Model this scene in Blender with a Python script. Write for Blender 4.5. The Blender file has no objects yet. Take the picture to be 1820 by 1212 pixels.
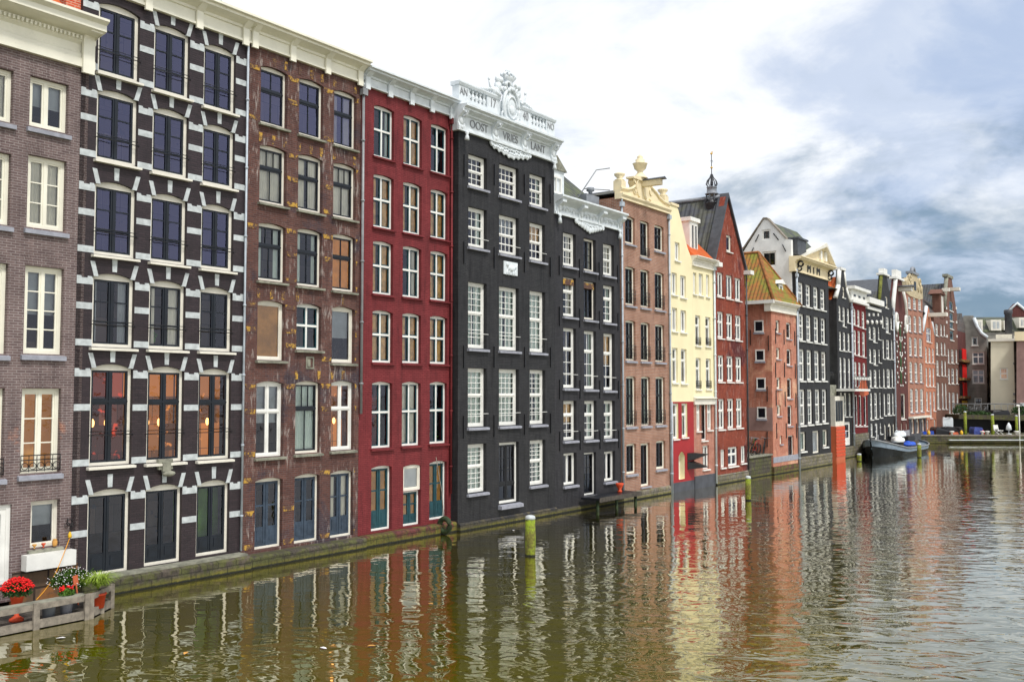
import bpy, bmesh, math, random
from mathutils import Vector, Matrix
from mathutils.geometry import tessellate_polygon
random.seed(7)
C = bpy.context.scene
R = math.radians
# ---------------------------------------------------------------- camera
F, CX, CY, HOR, CH = 1750.0, 910.0, 606.0, 700.0, 5.2
PITCH = math.atan((HOR-CY)/F)
SP, CP = math.sin(PITCH), math.cos(PITCH)
cam = bpy.data.cameras.new('camera'); camo = bpy.data.objects.new('camera', cam)
C.collection.objects.link(camo)
camo.location = (0, 0, CH); camo.rotation_euler = (math.pi/2+PITCH, 0, 0)
cam.sensor_width = 36; cam.lens = 36*F/1820; cam.clip_end = 3000; cam.clip_start = 0.1
C.camera = camo
C.render.engine = 'CYCLES'
C.view_settings.view_transform = 'Standard'; C.view_settings.look = 'None'
C.view_settings.gamma = 1; C.view_settings.exposure = 0.35
C.cycles.max_bounces = 7; C.cycles.transparent_max_bounces = 10
# ---------------------------------------------------------------- node helpers
class NT:
    def __init__(s, tree): s.t = tree; s.n = tree.nodes; s.l = tree.links
    def add(s, typ, **kw):
        nd = s.n.new(typ)
        for k, v in kw.items(): setattr(nd, k, v)
        return nd
    def set(s, sock, v):
        if isinstance(v, bpy.types.NodeSocket): s.l.new(v, sock)
        else:
            if isinstance(v, (tuple, list)) and len(v) == 3 and sock.type == 'RGBA': v = (*v, 1)
            sock.default_value = v
    def math(s, op, a, b=0.0, c=0.0, clamp=False):
        nd = s.add('ShaderNodeMath', operation=op, use_clamp=clamp)
        s.set(nd.inputs[0], a); s.set(nd.inputs[1], b); s.set(nd.inputs[2], c); return nd.outputs[0]
    def mix(s, f, a, b, mode='MIX'):
        nd = s.add('ShaderNodeMix', data_type='RGBA', blend_type=mode)
        s.set(nd.inputs[0], f); s.set(nd.inputs[6], a); s.set(nd.inputs[7], b); return nd.outputs[2]
    def ramp(s, f, lo, hi, a=0.0, b=1.0):
        nd = s.add('ShaderNodeMapRange', interpolation_type='SMOOTHSTEP')
        s.set(nd.inputs[0], f); s.set(nd.inputs[1], lo); s.set(nd.inputs[2], hi); s.set(nd.inputs[3], a); s.set(nd.inputs[4], b)
        return nd.outputs[0]
    def noise(s, vec, scale, detail=3, rough=.5, dist=0.0):
        nd = s.add('ShaderNodeTexNoise'); s.set(nd.inputs['Vector'], vec)
        nd.inputs['Scale'].default_value = scale; nd.inputs['Detail'].default_value = detail
        nd.inputs['Roughness'].default_value = rough; nd.inputs['Distortion'].default_value = dist
        return nd.outputs[0]
    def comb(s, x, y, z):
        nd = s.add('ShaderNodeCombineXYZ'); s.set(nd.inputs[0], x); s.set(nd.inputs[1], y); s.set(nd.inputs[2], z); return nd.outputs[0]
    def bump(s, h, strength, dist, normal=None):
        nd = s.add('ShaderNodeBump'); s.set(nd.inputs['Height'], h); nd.inputs['Strength'].default_value = strength
        nd.inputs['Distance'].default_value = dist
        if normal is not None: s.set(nd.inputs['Normal'], normal)
        return nd.outputs[0]
# ---------------------------------------------------------------- sky and sun
w = bpy.data.worlds.new('World'); C.world = w; w.use_nodes = True
T = NT(w.node_tree); T.n.clear()
SUN_EL, SUN_AZ = R(56), R(140)     # azimuth clockwise from the view direction (+Y)
sky = T.add('ShaderNodeTexSky', sky_type='NISHITA'); sky.sun_disc = False
sky.sun_elevation = SUN_EL; sky.sun_rotation = SUN_AZ
tc = T.add('ShaderNodeTexCoord'); sx = T.add('ShaderNodeSeparateXYZ'); T.l.new(tc.outputs['Generated'], sx.inputs[0])
dx, dy, dz = sx.outputs
zz = T.math('ADD', T.math('MAXIMUM', dz, 0.0), 0.30)
cv = T.comb(T.math('DIVIDE', dx, zz), T.math('DIVIDE', dy, zz), 0.0)
n1 = T.noise(cv, .85, 7, .55, .35); n2 = T.noise(cv, 2.2, 7, .58, .3)
# a heavy blue-grey bank hangs low over the far end of the canal; the rest is bright white overcast
az = T.math('DIVIDE', dx, T.math('MAXIMUM', T.math('ABSOLUTE', dy), .05))
fwd = T.ramp(dy, .1, .5)
lean = T.math('SUBTRACT', T.math('MULTIPLY', az, 1.05), T.math('MULTIPLY', dz, 1.0))
bank = T.ramp(T.math('ADD', lean, T.math('ADD', T.math('MULTIPLY', T.math('SUBTRACT', n1, .5), 1.5), T.math('MULTIPLY', T.math('SUBTRACT', n2, .5), .5))), .03, .24)
bank = T.math('MULTIPLY', bank, fwd)
puff = T.math('MULTIPLY', T.ramp(T.math('ADD', n2, T.math('MULTIPLY', az, .30)), .50, .68), T.math('MULTIPLY', fwd, T.ramp(az, -.14, .02)))
bank = T.math('MAXIMUM', bank, T.math('MULTIPLY', puff, .75))
n3 = T.noise(cv, 3.4, 7, .6, .4)
grey = T.mix(T.ramp(T.math('ADD', T.math('MULTIPLY', n3, .6), T.math('MULTIPLY', dz, .9)), .36, .56), (.20, .30, .41), (.47, .57, .76))
grey = T.mix(T.math('MULTIPLY', T.ramp(n3, .50, .70), .42), grey, (.78, .84, .92))
low = T.math('MULTIPLY', T.ramp(dz, .085, .05), T.ramp(n3, .35, .55))
grey = T.mix(T.math('MULTIPLY', low, .75), grey, (.85, .9, .93))
cloud = T.mix(bank, (.98, 1.0, 1.03), grey)
skyc = T.mix(1.0, sky.outputs[0], (.10, .10, .10), 'MULTIPLY')
final = T.mix(.92, skyc, cloud)
bg = T.add('ShaderNodeBackground'); T.set(bg.inputs[0], final); bg.inputs[1].default_value = .88
out = T.add('ShaderNodeOutputWorld'); T.l.new(bg.outputs[0], out.inputs[0])
sun = bpy.data.lights.new('sun', 'SUN'); sun.energy = 2.3; sun.angle = R(10); sun.color = (1, .96, .90)
suno = bpy.data.objects.new('sun', sun); C.collection.objects.link(suno)
suno.rotation_euler = (math.pi/2-SUN_EL, 0, -SUN_AZ + math.pi)
# ---------------------------------------------------------------- materials
MATS = {}
def newmat(name):
    m = bpy.data.materials.new(name); m.use_nodes = True; t = NT(m.node_tree)
    b = [n for n in m.node_tree.nodes if n.type == 'BSDF_PRINCIPLED'][0]
    MATS[name] = m
    return m, t, b
def objvec(t):
    return t.add('ShaderNodeTexCoord').outputs['Object']
def wallvec(t):
    s = t.add('ShaderNodeSeparateXYZ'); t.l.new(objvec(t), s.inputs[0])
    return t.comb(t.math('ADD', s.outputs[0], s.outputs[1]), s.outputs[2], 0.0), s.outputs
def paint(name, col, rough=.5, var=.25, scale=3, bump=.0, spec=.4, dirt=0.0):
    m, t, b = newmat(name); v = objvec(t)
    n = t.noise(v, scale, 5, .6)
    c = t.mix(t.ramp(n, .3, .7), tuple(x*(1-var) for x in col), tuple(min(1, x*(1+var*.6)) for x in col))
    if dirt:
        n3 = t.noise(v, scale*4, 4, .7)
        c = t.mix(t.math('MULTIPLY', t.ramp(n3, .55, .75), dirt), c, (.12, .11, .09))
    t.set(b.inputs['Base Color'], c); b.inputs['Roughness'].default_value = rough
    b.inputs['Specular IOR Level'].default_value = spec
    if bump: t.set(b.inputs['Normal'], t.bump(t.noise(v, scale*8, 4, .6), bump, .02))
    return m
def brick(name, c1, c2, mortar, bw=.22, bh=.065, msize=.012, bumps=.5, patch=None, patch_amt=.5, patch_scale=.6, streak=None, streak_amt=.5, plo=.52, rain=.35, rough=.85, spec=.25, offz=0):
    m, t, b = newmat(name); wv, o = wallvec(t); ov = objvec(t)
    br = t.add('ShaderNodeTexBrick'); t.l.new(wv, br.inputs['Vector'])
    br.inputs['Scale'].default_value = 1.0
    br.inputs['Brick Width'].default_value = bw; br.inputs['Row Height'].default_value = bh
    br.inputs['Mortar Size'].default_value = msize; br.inputs['Mortar Smooth'].default_value = .3
    t.set(br.inputs['Color1'], (*c1, 1)); t.set(br.inputs['Color2'], (*c2, 1)); t.set(br.inputs['Mortar'], (*mortar, 1))
    n = t.noise(ov, 1.3, 6, .65)
    c = t.mix(t.ramp(n, .3, .7, 0.0, .45), br.outputs['Color'], tuple(x*.55 for x in c1))
    if patch:
        pn = t.noise(ov, patch_scale, 5, .62, .5)
        c = t.mix(t.math('MULTIPLY', t.ramp(pn, plo, plo+.12), patch_amt), c, t.mix(1.0, br.outputs['Color'], tuple(p/max(.02, q) for p, q in zip(patch, c1)), 'MULTIPLY'))
    if streak:
        sv = t.comb(t.math('MULTIPLY', t.math('ADD', o[0], o[1]), 5.0), t.math('MULTIPLY', o[2], .9), 0.0)
        sn = t.noise(sv, 1.6, 5, .7); s2 = t.noise(ov, .7, 3, .5)
        c = t.mix(t.math('MULTIPLY', t.math('MULTIPLY', t.ramp(sn, .52, .66), t.ramp(s2, .42, .56)), streak_amt), c, streak)
    rs = t.noise(t.comb(t.math('MULTIPLY', t.math('ADD', o[0], o[1]), 3.2), t.math('MULTIPLY', o[2], .35), 2.0), 1.5, 6, .68)
    c = t.mix(t.math('MULTIPLY', t.ramp(rs, .50, .66), rain), c, t.mix(1.0, c, (.45, .44, .46), 'MULTIPLY'))
    c = t.mix(t.math('MULTIPLY', t.ramp(rs, .47, .34), rain*.8), c, t.mix(1.0, c, (1.5, 1.45, 1.4), 'MULTIPLY'))
    t.set(b.inputs['Base Color'], c); b.inputs['Roughness'].default_value = rough
    b.inputs['Specular IOR Level'].default_value = spec
    fine = t.noise(ov, 30, 3, .6)
    h = t.math('ADD', t.math('MULTIPLY', br.outputs['Fac'], -1.0), t.math('MULTIPLY', fine, .5))
    t.set(b.inputs['Normal'], t.bump(h, bumps, .012))
    return m
def mossy(name, base, moss=(.11, .13, .012), amt=1.0, courses=True):
    m, t, b = newmat(name); ov = objvec(t); wv, o = wallvec(t)
    n = t.noise(ov, 2.2, 6, .7); n2 = t.noise(ov, 9, 4, .6)
    c = t.mix(t.ramp(n2, .3, .7), tuple(x*.6 for x in base), tuple(x*1.25 for x in base))
    mc = t.mix(n2, tuple(x*.5 for x in moss), tuple(x*1.5 for x in moss))
    c = t.mix(t.math('MULTIPLY', t.ramp(n, .42, .58), amt), c, mc)
    # waterline band of algae
    band = t.ramp(t.math('ADD', o[2], t.math('MULTIPLY', n, .3)), .36, .16)
    c = t.mix(band, c, t.mix(n2, (.10, .11, .01), (.20, .17, .02)))
    c = t.mix(t.ramp(t.math('ADD', o[2], t.math('MULTIPLY', n2, .06)), .12, .07), c, (.012, .014, .008))
    br = t.add('ShaderNodeTexBrick'); t.l.new(wv, br.inputs['Vector']); br.inputs['Scale'].default_value = 1.0
    br.inputs['Brick Width'].default_value = .62; br.inputs['Row Height'].default_value = .23; br.inputs['Mortar Size'].default_value = .018
    t.set(br.inputs['Color1'], (.7, .7, .7, 1)); t.set(br.inputs['Color2'], (1.3, 1.25, 1.2, 1)); t.set(br.inputs['Mortar'], (.3, .3, .28, 1))
    c = t.mix(.75 if courses else 0.0, c, t.mix(1.0, c, br.outputs['Color'], 'MULTIPLY'))
    drip = t.noise(t.comb(t.math('MULTIPLY', t.math('ADD', o[0], o[1]), 4.0), t.math('MULTIPLY', o[2], 1.2), 5.0), 1.4, 5, .7)
    c = t.mix(t.math('MULTIPLY', t.ramp(drip, .54, .66), .7), c, (.030, .026, .02))
    t.set(b.inputs['Base Color'], c); b.inputs['Roughness'].default_value = .85
    t.set(b.inputs['Normal'], t.bump(t.math('SUBTRACT', n2, t.math('MULTIPLY', br.outputs['Fac'], .5 if courses else 0.0)), .8, .05))
    return m
def tiles(name, c1, c2, moss=None, amt=.5, axis=0, tw=.26, th=.33, sk=(1.0, .0)):
    """pantiles: rows run along `axis` (0 = local x, 1 = local y), courses stepped by height"""
    m, t, b = newmat(name); ov = objvec(t); s = t.add('ShaderNodeSeparateXYZ'); t.l.new(ov, s.inputs[0])
    a = s.outputs[axis]; z = s.outputs[2]
    row = t.math('FRACT', t.math('DIVIDE', z, th)); colr = t.math('FRACT', t.math('DIVIDE', a, tw))
    wave = t.math('SINE', t.math('MULTIPLY', colr, 6.2832))
    cell = t.add('ShaderNodeTexWhiteNoise', noise_dimensions='2D')
    t.set(cell.inputs['Vector'], t.comb(t.math('FLOOR', t.math('DIVIDE', a, tw)), t.math('FLOOR', t.math('DIVIDE', z, th)), 0.0))
    c = t.mix(cell.outputs[0], c1, c2)
    if moss:
        n = t.noise(ov, .9, 5, .65, .4)
        c = t.mix(t.math('MULTIPLY', t.ramp(n, .44, .58), amt), c, moss)
        n4 = t.noise(ov, 5, 4, .65)
        c = t.mix(t.math('MULTIPLY', t.ramp(n4, .5, .66), amt*.8), c, tuple(x*.7 for x in moss))
    h = t.math('ADD', t.math('MULTIPLY', wave, .5), t.math('MULTIPLY', t.math('SUBTRACT', 1.0, row), 2.2))
    t.set(b.inputs['Base Color'], c); b.inputs['Roughness'].default_value = .75
    t.set(b.inputs['Normal'], t.bump(h, 1.0, .09))
    return m
def emis(name, cols, strength, scale=2.0):
    m, t, b = newmat(name); v = objvec(t); n = t.noise(v, scale, 3, .5, .5)
    c = t.mix(t.ramp(n, .42, .66), cols[0], cols[1])
    sp = t.add('ShaderNodeTexVoronoi'); t.set(sp.inputs['Vector'], v); sp.inputs['Scale'].default_value = 1.5
    c = t.mix(t.ramp(sp.outputs['Distance'], .13, .03), c, cols[2])
    t.set(b.inputs['Base Color'], c); t.set(b.inputs['Emission Color'], c); b.inputs['Emission Strength'].default_value = strength
    return m
def glassmat(name, tint, boost=1.0, trans=1.0):
    m, t, b = newmat(name); t.n.remove(b)
    o = [n for n in t.n if n.type == 'OUTPUT_MATERIAL'][0]
    v = objvec(t); nm = t.bump(t.noise(v, 1.7, 2, .5), .35, .05)
    gl = t.add('ShaderNodeBsdfGlossy'); gl.inputs['Roughness'].default_value = .02; t.set(gl.inputs['Color'], tint); t.set(gl.inputs['Normal'], nm)
    tr = t.add('ShaderNodeBsdfTransparent'); t.set(tr.inputs['Color'], (trans*.9, trans*.92, trans*.92))
    fr = t.add('ShaderNodeFresnel'); fr.inputs['IOR'].default_value = 1.5
    mx = t.add('ShaderNodeMixShader'); t.set(mx.inputs[0], t.math('MULTIPLY', fr.outputs[0], boost, 0, True))
    t.l.new(tr.outputs[0], mx.inputs[1]); t.l.new(gl.outputs[0], mx.inputs[2]); t.l.new(mx.outputs[0], o.inputs[0])
    return m
paint('white', (.78, .78, .74), .45, .10, 2, dirt=.15)
paint('warmwhite', (.74, .71, .62), .45, .10, 2, dirt=.15)
paint('cream', (.80, .78, .66), .5, .08, 1.5, dirt=.12)
paint('creamdeep', (.80, .69, .46), .6, .10, 1.5, dirt=.2)
paint('yellow', (.82, .74, .48), .75, .07, .6, .1, .2)
paint('navy', (.006, .010, .017), .35, .3, 4)
paint('bluegrey', (.035, .055, .085), .45, .35, 3, dirt=.2)
paint('petrol', (.012, .06, .075), .4, .3, 3)
paint('blackpaint', (.012, .012, .014), .4, .3, 4)
paint('stonewhite', (.50, .54, .55), .7, .22, 5, .3, dirt=.25)
paint('gablewhite', (.66, .71, .74), .6, .12, 3, .2, dirt=.2)
paint('bluestone', (.30, .31, .36), .7, .2, 5, .2)
paint('oldstone', (.24, .24, .19), .8, .4, 4, .3, dirt=.3)
m, t, b = newmat('ochre'); _v = objvec(t)
t.set(b.inputs['Base Color'], t.mix(t.ramp(t.noise(_v, 3.5, 5, .75), .48, .58), (.09, .045, .035), t.mix(t.noise(_v, 12, 3, .6), (.30, .15, .02), (.58, .36, .06)))); b.inputs['Roughness'].default_value = .85
paint('lead', (.22, .24, .27), .5, .2, 3)
paint('darklead', (.06, .065, .075), .5, .3, 3)
paint('pipegrey', (.42, .47, .52), .45, .2, 3)
paint('pipewhite', (.62, .68, .70), .45, .15, 3)
def room(name, cols, em=0.0):
    m, t, b = newmat(name); wv, o_ = wallvec(t)
    def cells(w_, h_, off, ca, cb):
        br = t.add('ShaderNodeTexBrick'); t.set(br.inputs['Vector'], t.comb(t.math('ADD', t.math('ADD', o_[0], o_[1]), off), t.math('ADD', o_[2], off*.7), 0.0))
        br.inputs['Scale'].default_value = 1.0; br.inputs['Brick Width'].default_value = w_; br.inputs['Row Height'].default_value = h_; br.inputs['Mortar Size'].default_value = .01
        t.set(br.inputs['Color1'], (*ca, 1)); t.set(br.inputs['Color2'], (*cb, 1)); t.set(br.inputs['Mortar'], (*ca, 1)); br.offset = .37
        return br.outputs['Color']
    big_ = cells(1.9, 2.7, .4, cols[0], cols[1]); sm_ = cells(.55, .75, 1.3, (.35, .35, .35), (1.6, 1.5, 1.4))
    c_ = t.mix(1.0, big_, sm_, 'MULTIPLY'); c_ = t.mix(t.ramp(t.noise(objvec(t), 2.6, 4, .6), .60, .68), c_, cols[2])
    t.set(b.inputs['Base Color'], c_); b.inputs['Roughness'].default_value = .9
    if em: t.set(b.inputs['Emission Color'], c_); b.inputs['Emission Strength'].default_value = em
room('interior', ((.10, .075, .055), (.30, .25, .20), (.05, .06, .08)))
room('interior_red', ((.30, .05, .03), (.10, .08, .08), (.55, .25, .05)))
room('lit_warm', ((.05, .025, .012), (.34, .12, .025), (.60, .20, .04)), 1.0)
room('lit_red', ((.03, .016, .014), (.22, .045, .02), (.50, .05, .02)), 1.0)
emis_lamp = paint('lamp_glow', (1, .55, .2)); _b = [n for n in emis_lamp.node_tree.nodes if n.type == 'BSDF_PRINCIPLED'][0]; _b.inputs['Emission Color'].default_value = (1, .5, .15, 1); _b.inputs['Emission Strength'].default_value = 3.5
paint('curtain', (.86, .82, .68), .9, .12, 2)
paint('curtain_green', (.74, .84, .74), .9, .12, 2)
paint('curtain_gold', (.85, .55, .22), .9, .3, 5)
paint('blind_orange', (.85, .36, .05), .9, .15, 4)
paint('board_ply', (.62, .32, .08), .8, .25, 2)
paint('blind_grey', (.42, .45, .46), .8, .15, 2)
paint('green_room', (.14, .33, .03), .9, .4, 1.2)
paint('redpaint', (.33, .014, .017), .6, .12, 1.0, .1)
paint('bannerred', (.75, .012, .01), .6, .08, 1.0)
paint('orangered', (.52, .12, .05), .6, .1, 2)
paint('greypaint', (.065, .07, .085), .6, .25, 1.5, .1)
paint('wood', (.24, .21, .17), .8, .35, 6, .4)
paint('darkwood', (.07, .06, .05), .8, .4, 6, .3)
paint('terracotta', (.62, .07, .02), .6, .2, 5)
paint('leafgreen', (.07, .16, .012), .6, .5, 9)
paint('grassgreen', (.22, .32, .03), .6, .4, 9)
paint('darkleaf', (.025, .07, .01), .6, .5, 9)
paint('petalred', (.75, .008, .008), .6, .25, 12)
paint('petalwhite', (.8, .78, .8), .6, .1, 12)
paint('blue', (.03, .10, .55), .5, .2, 3)
paint('tarpblack', (.012, .013, .018), .4, .5, 2, .5)
paint('tarpblue', (.05, .08, .32), .5, .3, 3, .5)
paint('hullblack', (.02, .024, .03), .25, .3, 2)
paint('hullgrey', (.20, .26, .33), .35, .2, 2)
paint('metal', (.25, .26, .27), .4, .2, 4)
paint('gold', (.7, .42, .06), .35, .1, 4)
paint('greenrubber', (.03, .05, .02), .8, .6, 6)
paint('palewall', (.76, .71, .55), .8, .07, .5, .1)
paint('greywall', (.24, .23, .205), .9, .35, .8, .3, dirt=.3)
paint('pinkwall', (.30, .19, .17), .9, .2, .8)
paint('dirtywhite', (.80, .81, .80), .8, .18, .7, .2, dirt=.3)
paint('dirt', (.05, .05, .035), .9, .4, 1)
paint('yellowpaint', (.75, .45, .02), .5, .1, 3)
paint('rope', (.75, .33, .02), .8, .1, 8)
glassmat('glass', (.80, .84, 1.0), 1.5)
glassmat('glass_sky', (.60, .62, 1.0), 3.0, .7)
emis('lit_amber', ((.30, .12, .03), (.55, .26, .07), (.8, .4, .1)), .6, 1.0)
brick('brick_h1', (.125, .085, .085), (.19, .135, .13), (.30, .26, .25), patch=(.36, .12, .06), patch_amt=.7, patch_scale=.6, plo=.61, msize=.011)
brick('brick_h2', (.024, .015, .019), (.040, .025, .030), (.016, .012, .014), msize=.008, bumps=.6, rough=.55, spec=.4)
brick('brick_h3', (.085, .036, .032), (.15, .062, .048), (.13, .09, .08), patch=(.040, .024, .030), patch_amt=.9, patch_scale=.5, streak=(.55, .50, .46), streak_amt=.5)
brick('brick_h4', (.180, .026, .030), (.220, .036, .040), (.13, .014, .018), bumps=.8, rain=0.5, msize=.008, streak=(.06, .01, .012), streak_amt=.35, rough=.65)
brick('brick_h5', (.028, .028, .031), (.040, .040, .042), (.018, .018, .020), bumps=.8, rain=0.8, msize=.008, rough=.6)
brick('brick_h6', (.032, .031, .036), (.044, .043, .047), (.020, .020, .023), bumps=.8, rain=0.8, msize=.008, rough=.6)
brick('brick_h7', (.29, .125, .07), (.40, .19, .115), (.42, .36, .32), bh=.075)
brick('brick_h9', (.42, .14, .09), (.50, .20, .13), (.46, .32, .27), bh=.07)
brick('brick_h10', (.22, .042, .024), (.31, .068, .034), (.22, .06, .04), patch=(.07, .012, .014), patch_amt=.9, patch_scale=.35, streak=(.55, .42, .38), streak_amt=.4, bh=.07)
brick('brick_h11', (.44, .14, .085), (.54, .20, .13), (.52, .30, .22), patch=(.62, .28, .16), patch_amt=.6, patch_scale=.5, streak=(.62, .5, .42), streak_amt=.4, bh=.07)
brick('brick_h15', (.16, .012, .014), (.20, .018, .018), (.11, .01, .012), bumps=.3, bh=.07)
brick('brick_h18', (.10, .028, .026), (.15, .045, .04), (.10, .05, .045), bh=.07)
brick('brick_h19', (.32, .135, .085), (.42, .19, .125), (.45, .25, .2), bh=.07)
brick('brick_h20', (.48, .15, .075), (.56, .20, .11), (.5, .28, .2), bh=.07)
brick('brick_h21', (.15, .06, .04), (.21, .09, .06), (.18, .12, .1), bh=.07)
brick('chimney_brick', (.55, .06, .02), (.65, .12, .05), (.6, .4, .3))
brick('fieldstone', (.13, .085, .055), (.22, .15, .10), (.03, .022, .02), bw=.7, bh=.42, msize=.03, bumps=1.0, patch=(.32, .12, .03), patch_amt=.6, patch_scale=1.5)
mossy('quay_moss', (.075, .062, .05), (.085, .10, .012), .6)
mossy('quay_brick', (.12, .05, .035), amt=.8)
mossy('quay_red', (.12, .03, .03), amt=.75)
mossy('quay_black', (.03, .03, .035), (.16, .13, .05), .35)
mossy('quay_stone', (.20, .18, .15), (.14, .13, .03), .5)
mossy('post_moss', (.17, .16, .03), (.20, .27, .012), 1.0, courses=False)
tiles('tile_orange', (.72, .13, .012), (.60, .09, .01), (.30, .16, .02), .25, 0)
tiles('tile_orange_y', (.72, .13, .012), (.60, .09, .01), (.30, .16, .02), .25, 1)
tiles('tile_moss_x', (.42, .12, .02), (.30, .08, .015), (.16, .14, .012), .85, 0, th=.28)
tiles('tile_moss_y', (.36, .13, .02), (.26, .09, .015), (.20, .19, .015), 1.0, 1, th=.28)
tiles('tile_dark_y', (.07, .075, .09), (.035, .037, .045), (.10, .10, .05), .45, 1, th=.32, tw=.3)
tiles('tile_dark', (.07, .075, .07), (.035, .04, .04), (.11, .13, .06), .8, 0, tw=.4, th=.4)
tiles('tile_green_y', (.10, .11, .08), (.06, .07, .05), (.13, .15, .04), .8, 1, tw=.4, th=.4)
paint('sandstone', (.50, .42, .27), .8, .2, 3, .2, dirt=.4)
paint('mossedge', (.15, .16, .03), .9, .5, 4, .3)
paint('ridgetile', (.26, .10, .025), .8, .4, 5, .2)
tiles('tile_brown_y', (.075, .07, .065), (.04, .04, .038), (.20, .06, .03), .12, 1, tw=.35, th=.35)
# ---------------------------------------------------------------- mesh builder
class MB:
    def __init__(s): s.v = []; s.f = []; s.sm = []
    def face(s, pts, smooth=False):
        i = len(s.v); s.v += [tuple(p) for p in pts]; s.f.append(tuple(range(i, i+len(pts)))); s.sm.append(smooth)
    def box(s, x0, x1, y0, y1, z0, z1):
        i = len(s.v)
        s.v += [(x0, y0, z0), (x1, y0, z0), (x1, y1, z0), (x0, y1, z0), (x0, y0, z1), (x1, y0, z1), (x1, y1, z1), (x0, y1, z1)]
        for f in ((0, 3, 2, 1), (4, 5, 6, 7), (0, 1, 5, 4), (1, 2, 6, 5), (2, 3, 7, 6), (3, 0, 4, 7)):
            s.f.append(tuple(i+k for k in f)); s.sm.append(False)
        return s
    def bxf(s, M, *a):
        k = len(s.v); s.box(*a)
        for j in range(k, len(s.v)): s.v[j] = tuple(M @ Vector(s.v[j]))
    def prism(s, poly, y0, y1):            # poly in (x,z), pushed along y
        n = len(poly); i = len(s.v)
        s.v += [(p[0], y0, p[1]) for p in poly]+[(p[0], y1, p[1]) for p in poly]
        s.f.append(tuple(range(i, i+n))); s.f.append(tuple(range(i+2*n-1, i+n-1, -1))); s.sm += [False]*2
        for k in range(n):
            j = (k+1) % n; s.f.append((i+j, i+k, i+n+k, i+n+j)); s.sm.append(False)
        return s
    def extr(s, prof, x0, x1):              # prof in (y,z), pushed along x
        n = len(prof); i = len(s.v)
        s.v += [(x0, p[0], p[1]) for p in prof]+[(x1, p[0], p[1]) for p in prof]
        s.f.append(tuple(range(i, i+n))); s.f.append(tuple(range(i+2*n-1, i+n-1, -1))); s.sm += [False]*2
        for k in range(n):
            j = (k+1) % n; s.f.append((i+j, i+k, i+n+k, i+n+j)); s.sm.append(False)
        return s
    def lathe(s, c, prof, seg=12, sx=1, sy=1):     # prof (r,z)
        i = len(s.v)
        for r, z in prof:
            for k in range(seg):
                a = 2*math.pi*k/seg; s.v.append((c[0]+r*sx*math.cos(a), c[1]+r*sy*math.sin(a), c[2]+z))
        for q in range(len(prof)-1):
            for k in range(seg):
                j = (k+1) % seg
                s.f.append((i+q*seg+k, i+q*seg+j, i+(q+1)*seg+j, i+(q+1)*seg+k)); s.sm.append(True)
        s.f.append(tuple(i+k for k in range(seg))[::-1]); s.sm.append(False)
        s.f.append(tuple(i+(len(prof)-1)*seg+k for k in range(seg))); s.sm.append(False)
        return s
    def tube(s, pts, r, seg=6, r2=None):
        pts = [Vector(p) for p in pts]; i = len(s.v); n = len(pts)
        up = Vector((.13, .31, .94))
        for q, p in enumerate(pts):
            d = (pts[min(q+1, n-1)]-pts[max(q-1, 0)]).normalized()
            a = d.cross(up)
            if a.length < 1e-3: a = d.cross(Vector((1, 0, 0)))
            a.normalize(); b = d.cross(a)
            rr = r if r2 is None else r+(r2-r)*q/max(1, n-1)
            for k in range(seg):
                t = 2*math.pi*k/seg; s.v.append(tuple(p+a*(rr*math.cos(t))+b*(rr*math.sin(t))))
        for q in range(n-1):
            for k in range(seg):
                j = (k+1) % seg; s.f.append((i+q*seg+k, i+q*seg+j, i+(q+1)*seg+j, i+(q+1)*seg+k)); s.sm.append(True)
        s.f.append(tuple(i+k for k in range(seg))[::-1]); s.sm.append(False)
        s.f.append(tuple(i+(n-1)*seg+k for k in range(seg))); s.sm.append(False)
        return s
    def ball(s, c, rx, ry, rz, seg=10, rings=6):
        prof = []
        i = len(s.v)
        for q in range(rings+1):
            ph = math.pi*q/rings; r = max(.02, math.sin(ph)); z = -math.cos(ph)
            for k in range(seg):
                a = 2*math.pi*k/seg; s.v.append((c[0]+rx*r*math.cos(a), c[1]+ry*r*math.sin(a), c[2]+rz*z))
        for q in range(rings):
            for k in range(seg):
                j = (k+1) % seg; s.f.append((i+q*seg+k, i+q*seg+j, i+(q+1)*seg+j, i+(q+1)*seg+k)); s.sm.append(True)
        return s
    def ring(s, c, R_, r, axis='y', seg=20, a0=0, a1=2*math.pi, sx=1, sz=1, tseg=6):
        n = seg+1; pts = []
        for k in range(n):
            a = a0+(a1-a0)*k/seg
            if axis == 'y': pts.append((c[0]+R_*sx*math.cos(a), c[1], c[2]+R_*sz*math.sin(a)))
            elif axis == 'x': pts.append((c[0], c[1]+R_*math.cos(a), c[2]+R_*math.sin(a)))
            else: pts.append((c[0]+R_*sx*math.cos(a), c[1]+R_*sz*math.sin(a), c[2]))
        return s.tube(pts, r, tseg)
    def build(s, name, mat, parent=None, fix=True):
        me = bpy.data.meshes.new(name); me.from_pydata(s.v, [], s.f)
        me.polygons.foreach_set('use_smooth', s.sm)
        if mat: me.materials.append(MATS[mat] if isinstance(mat, str) else mat)
        if fix:
            bm = bmesh.new(); bm.from_mesh(me); bmesh.ops.remove_doubles(bm, verts=bm.verts, dist=1e-5)
            bmesh.ops.recalc_face_normals(bm, faces=bm.faces); bm.to_mesh(me); bm.free()
        me.update()
        o = bpy.data.objects.new(name, me); C.collection.objects.link(o)
        if parent: o.parent = parent
        return o
def tag(o, label=None, cat=None, group=None, kind=None):
    if label: o['label'] = label
    if cat: o['category'] = cat
    if group: o['group'] = group
    if kind: o['kind'] = kind
    return o
def empty(name, loc, rz=0, label=None, cat=None, group=None):
    o = bpy.data.objects.new(name, None); C.collection.objects.link(o)
    o.location = loc; o.rotation_euler = (0, 0, rz); o.empty_display_size = .3
    return tag(o, label, cat, group)
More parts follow.
